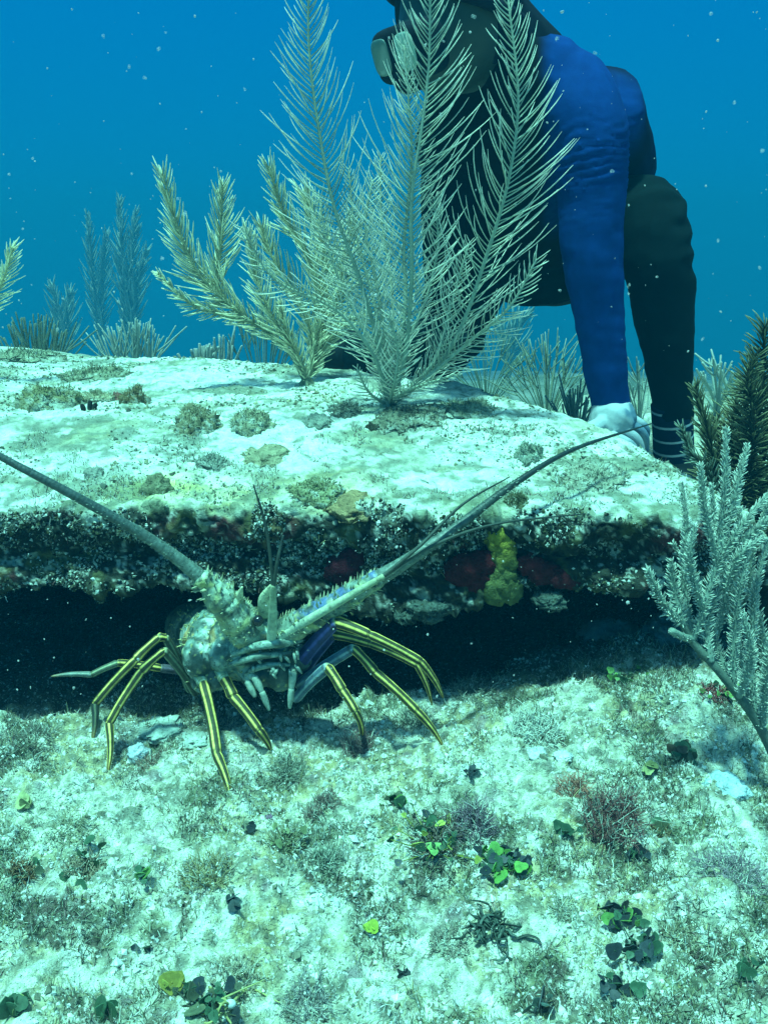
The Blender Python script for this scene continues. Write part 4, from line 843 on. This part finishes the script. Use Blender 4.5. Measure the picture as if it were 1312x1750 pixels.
spec = [
 # px, py, kind, params, name, label
 (40, 1500, 'mix', dict(n=5, s=9, h=34, w=20, c=[DGR, ODK], wc=(.16, .10, .05)), 'dark olive tuft with rusty base at the left edge'),
 (150, 1500, 'mix', dict(n=5, s=13, h=34, w=34, c=[DGR, (.03, .06, .03)], wc=(.18, .15, .10)), 'bushy brown tuft topped by dark oval leaves at left'),
 (248, 1500, 'disc', dict(n=6, s=10, w=14, c=[GRN, DGR]), 'small bright green three lobed leaf tuft right of the brown tuft'),
 (290, 1695, 'disc', dict(n=2, s=22, w=8, c=[(.30, .30, .06), (.26, .24, .05)]), 'yellow rounded blade near the bottom edge'),
 (182, 1738, 'disc', dict(n=2, s=17, w=6, c=[DGR]), 'dark green round leaf at the bottom left'),
 (28, 1725, 'disc', dict(n=4, s=15, w=14, c=[(.2, .24, .08), DGR]), 'olive leaf pair in the bottom left corner'),
 (352, 1722, 'disc', dict(n=16, s=12, w=32, c=[DGR, BLK, ODK]), 'dark leafy clump between the yellow blade and the spidery strands'),
 (640, 1592, 'disc', dict(n=3, s=13, w=9, c=[(.26, .34, .04), (.13, .2, .03)]), 'bright olive two lobed leaf at bottom centre'),
 (682, 1378, 'disc', dict(n=9, s=9, w=18, c=[GRN, DGR, ODK]), 'green leafy tuft below the lobster right legs'),
 (745, 1445, 'mix', dict(n=24, s=10, h=40, w=48, c=[GRN, DGR, DGR, BLK, YGR], wc=(.13, .10, .08)), 'wide green leaf tuft over brown wiry weed at centre right'),
 (805, 1410, 'wire', dict(n=70, h=52, w=36, c=PUR), 'fuzzy purple grey bush above the wide green leaf tuft'),
 (862, 1485, 'disc', dict(n=24, s=11, w=26, c=[DGR, BLK, BLK, (.10, .24, .05)]), 'stacked dark leaves with one bright round leaf on top'),
 (840, 1590, 'curl', dict(n=60, h=30, w=38, c=(.05, .075, .06)), 'dark curly ribbon weed below the stacked dark leaves'),
 (1045, 1405, 'wire', dict(n=80, h=80, w=52, c=RED), 'large red brown branching alga right of centre'),
 (978, 1350, 'wire', dict(n=34, h=40, w=26, c=(.30, .14, .10)), 'thin rusty sprig left of the large red brown alga'),
 (1068, 1580, 'disc', dict(n=14, s=14, w=22, c=[DGR, BLK, BLK, GRN]), 'round green leaf above blackish leaves at lower right'),
 (1095, 1630, 'disc', dict(n=16, s=11, w=26, c=[BLK, DGR]), 'scatter of dark blue green leaves under the round green leaf'),
 (1052, 1695, 'disc', dict(n=7, s=11, w=20, c=[BLK, DGR]), 'dark leaf cluster close to the bottom edge right of centre'),
 (1280, 1665, 'disc', dict(n=4, s=13, w=14, c=[DGR]), 'dark green leaves at the right edge near the bottom'),
 (920, 1732, 'disc', dict(n=5, s=15, w=18, c=[BLK, (.05, .08, .07)]), 'dull grey leaf pair on the bottom edge'),
 (1165, 1300, 'disc', dict(n=12, s=11, w=22, c=[ODK, DGR, (.08, .06, .04)]), 'dark lobed weed left of the sea rod trunk'),
 (1106, 1322, 'disc', dict(n=3, s=14, w=8, c=[(.22, .24, .10)]), 'olive pear shaped leaf next to the dark lobed weed'),
 (1255, 1500, 'wire', dict(n=70, h=44, w=58, c=(.22, .18, .20)), 'lavender wiry bush at the right edge'),
 (1060, 1162, 'disc', dict(n=12, s=8, w=17, c=[DGR, GRN]), 'dark green leaf tuft at the foot of the undercut'),
 (1222, 1190, 'mix', dict(n=8, s=8, h=24, w=24, c=[GRN, DGR], wc=(.20, .05, .05)), 'green leaves over red weed behind the sea rod trunk'),
 (612, 1285, 'wire', dict(n=70, h=56, w=26, c=(.20, .14, .13)), 'purple brown wiry tuft round a right leg tip'),
 (490, 1315, 'wire', dict(n=60, h=34, w=36, c=(.18, .20, .15)), 'grey green wiry patch in front of the lobster mouth'),
 (548, 1380, 'wire', dict(n=60, h=36, w=32, c=(.17, .13, .11)), 'brownish wiry patch below the grey green one'),
 (490, 1440, 'mix', dict(n=4, s=9, h=30, w=30, c=[ODK, (.16, .19, .09)], wc=(.17, .18, .10)), 'olive lump of weed in the middle of the rubble'),
 (560, 1475, 'wire', dict(n=60, h=34, w=28, c=(.17, .20, .15)), 'grey fuzzy tuft right of the olive weed lump'),
 (400, 1552, 'disc', dict(n=3, s=14, w=9, c=[BLK, (.05, .07, .07)]), 'single dark curled blade left of centre in the rubble'),
 (630, 1545, 'disc', dict(n=3, s=8, w=9, c=[ODK]), 'small dark flake above the bright olive leaf'),
 (965, 1425, 'disc', dict(n=4, s=9, w=12, c=[BLK, DGR]), 'blue black leaf bits left of the red brown alga foot'),
 (1085, 1470, 'disc', dict(n=6, s=10, w=14, c=[BLK, DGR]), 'blue black leaves below the red brown alga'),
 (1125, 1425, 'mix', dict(n=5, s=9, h=18, w=20, c=[DGR, ODK], wc=(.16, .12, .06)), 'low dark tuft right of the red brown alga foot'),
 (912, 1262, 'wire', dict(n=55, h=52, w=48, c=(.36, .38, .30), tip=(.62, .66, .58), r=.0009), 'pale twiggy shrublet at the foot of the undercut'),
 (375, 1245, 'wire', dict(n=60, h=24, w=44, c=(.10, .15, .15)), 'bluish dark turf between the lobster front legs'),
 (716, 1232, 'wire', dict(n=60, h=34, w=32, c=(.09, .11, .09)), 'dark tuft beside the outermost right leg tip'),
 (250, 1625, 'disc', dict(n=4, s=10, w=14, c=[BLK, DGR]), 'dark flakes above the yellow blade'),
 (688, 1668, 'disc', dict(n=3, s=10, w=8, c=[BLK]), 'thin dark blade on pale rubble at bottom centre'),
 (48, 1382, 'disc', dict(n=2, s=14, w=6, c=[(.26, .28, .13)]), 'pale olive round leaf near the left edge'),
 (355, 1500, 'wire', dict(n=70, h=40, w=44, c=(.26, .23, .12)), 'yellow brown fuzzy weed patch left of centre'),
 (255, 1305, 'wire', dict(n=50, h=20, w=30, c=(.20, .15, .12)), 'brown turf by the left leg tips'),
 (60, 1265, 'wire', dict(n=60, h=26, w=40, c=(.15, .15, .12)), 'dull turf patch at the left end of the undercut'),
 (800, 1190, 'wire', dict(n=60, h=26, w=50, c=(.14, .16, .13)), 'grey turf fringe along the undercut right of the lobster'),
 (430, 1420, 'disc', dict(n=3, s=9, w=8, c=[(.12, .13, .09), BLK]), 'small brown flake left of the olive weed lump'),
 (800, 1325, 'disc', dict(n=3, s=9, w=7, c=[BLK]), 'lone black chip on pale rubble right of the lobster'),
 (120, 1420, 'wire', dict(n=50, h=24, w=36, c=(.25, .26, .17)), 'pale olive fuzz between the left leg tips and brown tuft'),
 (770, 1620, 'wire', dict(n=60, h=26, w=40, c=(.24, .22, .18)), 'faint brownish fuzz left of the curly ribbon weed'),
 (970, 1560, 'wire', dict(n=40, h=22, w=30, c=(.22, .23, .17)), 'faint olive fuzz right of the curly ribbon weed'),
 (400, 1660, 'wire', dict(n=60, h=30, w=50, c=(.26, .25, .18)), 'sandy fuzz right of the yellow blade'),
 (1170, 1600, 'wire', dict(n=50, h=24, w=36, c=(.25, .24, .16)), 'olive fuzz above the right bottom leaves'),
 (520, 1720, 'wire', dict(n=70, h=34, w=48, c=(.20, .20, .19)), 'grey wiry patch on the bottom edge at centre'),
]
for i, (px, py, kind, q, lab) in enumerate(spec):
    b = G(px, py); d = math.hypot(b[1], CAM_Z)*.98; u = lambda v: PX(v, d); m_ = MB(); sd_ = 500+i*3
    if kind in ('disc', 'mix'):
        discs(m_, b+[0, 0, u(q['s'])*.8], q['n'], u(q['s']), q['c'], u(q['w'])*.7, sd_)
    if kind == 'mix': wiry(m_, b, 50, u(q['h']), u(q['w']), .0008, q['wc'], sd_+1)
    if kind == 'wire': wiry(m_, b, q['n'], u(q['h']), u(q['w']), q.get('r', .00055), q['c'], sd_, q.get('tip'))
    if kind == 'curl':
        r = np.random.default_rng(sd_)
        for k in range(q['n']):
            a = r.uniform(0, 2*pi); s = b+np.array([cos(a), sin(a)*.7, 0])*u(q['w'])*r.uniform(0, 1); h = u(q['h']); pts = [s]
            d_ = np.array([0, 0, 1.])
            for j in range(5): d_ = d_*.5+r.normal(0, .7, 3); d_[2] = d_[2]*.6+(.35 if j < 2 else -.1); pts.append(pts[-1]+d_*h*.28)
            V, Q, t, _ = tube(pts, [.0006, .0014, .0017, .0016, .0012, .0005], 22, 6, rad2=[.0005]*6); m_.add(V, Q, np.asarray(q['c'])*r.uniform(.5, 1.6))
    nm = {'disc': 'leafy_alga', 'mix': 'leafy_alga', 'wire': 'wiry_alga', 'curl': 'ribbon_alga'}[kind]
    tag(m_.build(nm, M['leaf' if kind != 'wire' else 'turf'], loc=b), lab, 'alga', 'algae on the rubble')
# spidery yellow strands with a pale centre
b = G(395, 1735); m_ = MB(); r = np.random.default_rng(77)
for k in range(7):
    a = k/7*2*pi+.4; L = PX(r.uniform(40, 70), .9); e = b+np.array([cos(a), sin(a), 0])*L+[0, 0, .004]; V, Q, t, _ = tube([b+[0, 0, .012], (b+e)/2+[0, 0, .010]+r.normal(0, .009, 3), e+r.normal(0, .01, 3)], [.0014, .0011, .0005], 12, 6); m_.add(V, Q, (.36, .36, .14))
V, Q = ball(b+[0, 0, .012], (.005, .004, .004)); m_.add(V, Q, (.56, .64, .62))
tag(m_.build('strand_alga', M['leaf'], loc=b), 'spidery yellow strands with pale centre on the bottom edge', 'alga')
# stones and shells lying on the rubble
for i, (px, py, wpx, hpx, c, nm, lab, cat) in enumerate([
    (1240, 1350, 46, 30, (.42, .56, .58), 'stone', 'pale blue rounded stone left of the right edge', 'stone'),
    (272, 1245, 46, 16, (.42, .50, .44), 'stone', 'pale flat stone under the lobster left flank', 'stone'),
    (236, 1290, 22, 24, (.48, .56, .60), 'stone', 'pale lilac chip beside the left leg tip', 'stone'),
    (545, 1240, 30, 14, (.36, .40, .34), 'stone', 'grey stone just in front of the maxillipeds', 'stone'),
    (915, 1290, 22, 12, (.60, .66, .64), 'shell', 'white shell piece under the pale twiggy shrublet', 'shell'),
    (962, 1292, 18, 8, (.62, .68, .66), 'shell', 'white sliver right of the white shell piece', 'shell'),
    (1012, 1208, 9, 8, (.72, .74, .72), 'shell', 'tiny white round shell below the green leaf tuft', 'shell'),
    (460, 1398, 10, 9, (.22, .12, .20), 'snail', 'purple snail sized lump on the rubble at centre', 'snail'),
    (330, 1265, 30, 14, (.46, .53, .47), 'stone', 'pale stone behind the nearest lobster leg', 'stone')]):
    b = G(px, py); d = math.hypot(b[1], CAM_Z); mound(nm, b+[0, 0, PX(hpx, d)*.25], PX(wpx, d)*.8, PX(hpx, d)*.7, c, 700+i, lab, cat, 'stones and shells on the rubble', hairs=0, mat='reef_rock', lump=.25)

# short turf and rubble grains that nobody could count
rt = np.random.default_rng(9)
def scatter_pos(n, x0, x1, y0, y1, dens=None):
    x = rt.uniform(x0, x1, n*3); y = rt.uniform(y0, y1, n*3); p = np.stack([x, y, 0*x], -1)
    keep = rt.random(n*3) < sst(-.35, .45, fbm(p*22, 3, 201)); x, y = x[keep][:n], y[keep][:n]
    return x, y
x, y = scatter_pos(24000, -.50, .62, .56, 1.30)
xx, yy = rt.uniform(-.50, .62, 130000), rt.uniform(.56, 1.28, 130000); kp = rt.random(130000) < turf_mask(np.stack([xx, yy], -1))*.8; x, y = np.concatenate([x, xx[kp]]), np.concatenate([y, yy[kp]])
p = np.stack([x, y, ground_z(x, y)-.001], -1); n = len(p); tm_ = turf_mask(p)
dn = rt.normal(0, .6, (n, 3)); dn[:, 2] = np.abs(dn[:, 2])+.5; dn /= np.linalg.norm(dn, axis=1, keepdims=True)
pal = np.array([[.34, .36, .24], [.22, .24, .14], [.58, .62, .54], [.30, .22, .20], [.12, .14, .10], [.42, .38, .18], [.66, .70, .64], [.50, .55, .48]])
ci = (np.clip((fbm(p*14, 3, 301)*.9+.5+rt.normal(0, .25, n)), 0, .999)*len(pal)).astype(int)
pal3 = np.array([[.17, .20, .11], [.10, .12, .07], [.12, .085, .08], [.26, .29, .20], [.045, .055, .04], [.40, .45, .37]]); pc = np.where((rt.random(n) < tm_*.85)[:, None], pal3[rt.integers(0, 6, n)], pal[ci])
V, Q, _ = hair_field(p, dn, np.minimum((rt.gamma(3, .0013, n)+.001)*(1+.35*tm_), .010), rt.uniform(.00025, .0007, n), np.array([1., 1, 1]), rt, bend=1.1)
tone = np.repeat(pc*rt.uniform(.7, 1.3, (n, 1)), 16, 0)
tag(mk('algal_turf', V, Q, M['turf'], tone), 'short mixed algal turf over the foreground rubble', 'turf', kind='stuff')
def grains(n, pos, size, cols, name, label):
    o8 = np.array([[1, 0, 0], [0, 1, 0], [-1, 0, 0], [0, -1, 0], [0, 0, 1], [0, 0, -1]], float); f8 = np.array([[0, 1, 4], [1, 2, 4], [2, 3, 4], [3, 0, 4], [1, 0, 5], [2, 1, 5], [3, 2, 5], [0, 3, 5]])
    A = rt.normal(0, 1, (n, 3, 3)); A, _ = np.linalg.qr(A); s = size[:, None, None]*rt.uniform(.4, 1.3, (n, 6, 1))
    V = pos[:, None]+(o8[None]@A)*s; Fs = (f8[None]+np.arange(n)[:, None, None]*6).reshape(-1, 3)
    return tag(mk(name, V.reshape(-1, 3), Fs, M['turf'], np.repeat(cols, 6, 0), smooth=False), label, 'gravel', kind='stuff')
x, y = scatter_pos(16000, -.50, .62, .56, 1.28); p = np.stack([x, y, ground_z(x, y)], -1); n = len(p)
sz = rt.gamma(2.2, .0007, n)+.0006
cols = np.where(rt.random((n, 1)) < .7, np.array([.62, .66, .60]), np.array([.24, .25, .18]))*rt.uniform(.7, 1.2, (n, 1))
grains(n, p, sz, cols, 'rubble_gravel', 'loose shell gravel and grains strewn over the foreground')
# crust of pale tufts on the front face and rim of the ledge
ridx = np.broadcast_to(rowi[None, :], S.shape[:2]).ravel()
cand = np.where((ridx > nt_-18) & (ridx < nt_+na+nf+3) & (Vs[:, 0] > -.56) & (Vs[:, 0] < .5))[0]
prob = sst(-.15, .4, fbm(Vs[cand]*19, 3, 401)); cand = cand[rt.random(len(cand)) < prob]
gcand = cand[ridx[cand] > nt_]; gcand = rt.choice(gcand, 22000); gn = nr.reshape(-1, 3)[gcand]; pg = np.array([[.45, .50, .43], [.22, .26, .20], [.03, .036, .03], [.02, .024, .02], [.09, .10, .05], [.13, .14, .10], [.52, .57, .52]])
grains(len(gcand), Vs[gcand]+gn*.0006, np.minimum(rt.gamma(2.0, .00062, len(gcand))+.0005, .0035), pg[rt.integers(0, 7, len(gcand))]*rt.uniform(.6, 1.15, (len(gcand), 1)), 'crust_gravel', 'pale and dark crusty nodules on the ledge front')
cand2 = np.where((ridx > nt_-75) & (ridx <= nt_-10) & (Vs[:, 0] > -.56) & (Vs[:, 0] < .5))[0]; cand2 = cand2[rt.random(len(cand2)) < sst(.05, .4, fbm(Vs[cand2]*24, 4, 58))]
cand = np.concatenate([rt.choice(cand, 4200), rt.choice(cand2, 2400)]); nv = nr.reshape(-1, 3)[cand]
dn = nv+rt.normal(0, .5, (len(cand), 3)); dn /= np.linalg.norm(dn, axis=1, keepdims=True)
V, Q, _ = hair_field(Vs[cand], dn, rt.gamma(3, .0012, len(cand))+.001, rt.uniform(.0003, .0007, len(cand)), np.array([1., 1, 1]), rt)
pal2 = np.array([[.60, .64, .58], [.40, .45, .38], [.10, .12, .09], [.30, .30, .15], [.05, .06, .05], [.66, .70, .66], [.2, .1, .1]])
ci = rt.integers(0, len(pal2), len(cand)); tag(mk('crust_turf', V, Q, M['turf'], np.repeat(pal2[ci]*rt.uniform(.6, 1.2, (len(cand), 1)), 16, 0)), 'pale crusty turf growing on the ledge front', 'turf', kind='stuff')
# grains and sparse turf on the ledge top
x = rt.uniform(-.9, .5, 34000); y = rt.uniform(1.16, 2.2, 34000); kp = fbm(np.stack([x*9, y*9, 0*x], -1), 4, 501)+rt.normal(0, .12, len(x)) > .12; x, y = x[kp], y[kp]
p = np.stack([x, y, slab_z(x, y)], -1); n = len(p); cols = np.array([[.20, .23, .16], [.11, .13, .10], [.40, .44, .34], [.28, .29, .18]])[rt.integers(0, 4, n)]*rt.uniform(.6, 1.3, (n, 1))
grains(n, p, rt.gamma(2, .0007, n)+.0006, cols, 'ledge_gravel', 'dark grit and turf specks scattered on the ledge top')
# marine snow
ns = 460; px = rt.uniform(0, 1312, ns); py = np.where(rt.random(ns) < .55, rt.uniform(0, 620, ns), rt.uniform(880, 1210, ns)); dd = np.where(py > 800, rt.uniform(.75, 1.08, ns), rt.uniform(.8, 1.7, ns))
pp = np.array([P(a, b_, c_) for a, b_, c_ in zip(px, py, dd)]); m_ = MB(); rs = np.minimum(rt.gamma(1.3, .00034, ns)+.00025, .0016)
for q, r_ in zip(pp, rs):
    V, Q = ball((0, 0, 0), r_*rt.uniform(.5, 1.5, 3), 7, 6); A_, _ = np.linalg.qr(rt.normal(0, 1, (3, 3))); m_.add(V@A_*rt.uniform(.75, 1.2, (len(V), 1))+q, Q, (.6, .6, .58))
tag(m_.build('marine_snow', M['snow']), 'white drifting specks suspended in the water', 'particles', kind='stuff')

vmat('floc', vs=50, va=.1, rough=1.); M['floc'].node_tree.nodes['Principled BSDF'].inputs['Alpha'].default_value = .13
m_ = MB()
for k in range(60):
    a, b_ = rt.uniform(0, 1312), rt.uniform(0, 620) if k < 52 else rt.uniform(900, 1200)
    c_ = rt.uniform(.7, 1.6) if b_ < 700 else rt.uniform(.7, 1.05); r_ = rt.uniform(.0006, .0019)*c_
    for j in range(3):
        V, Q = ball((0, 0, 0), r_*rt.uniform(.5, 1.1, 3), 10, 8); A_, _ = np.linalg.qr(rt.normal(0, 1, (3, 3))); m_.add(V@A_+P(a, b_, c_)+rt.normal(0, r_*.4, 3), Q, (.7, .72, .72))
tag(m_.build('marine_snow', M['floc']), 'soft translucent flocs drifting in the water', 'particles', kind='stuff')

# ------------------------------------------------------------------ the water's haze
hm = bpy.data.materials.new('haze'); hm.use_nodes = True; t = hm.node_tree; t.nodes.clear()
ho = N(t, 'ShaderNodeOutputMaterial'); hv = N(t, 'ShaderNodeVolumePrincipled'); hv.inputs['Color'].default_value = (.006, .25, .44, 1); hv.inputs['Density'].default_value = .046; hv.inputs['Anisotropy'].default_value = .2
t.links.new(hv.outputs[0], ho.inputs['Volume']); M['haze'] = hm
V = np.array([[x, y, z] for z in (-10.4, 1.75) for y in (-2., 59.) for x in (-31., 31.)])
Fh = np.array([[0, 2, 3, 1], [4, 5, 7, 6], [0, 1, 5, 4], [1, 3, 7, 5], [3, 2, 6, 7], [2, 0, 4, 6]])
tag(mk('haze', V, Fh, hm, smooth=False), 'blue haze of sea water around the reef', 'haze', kind='stuff')
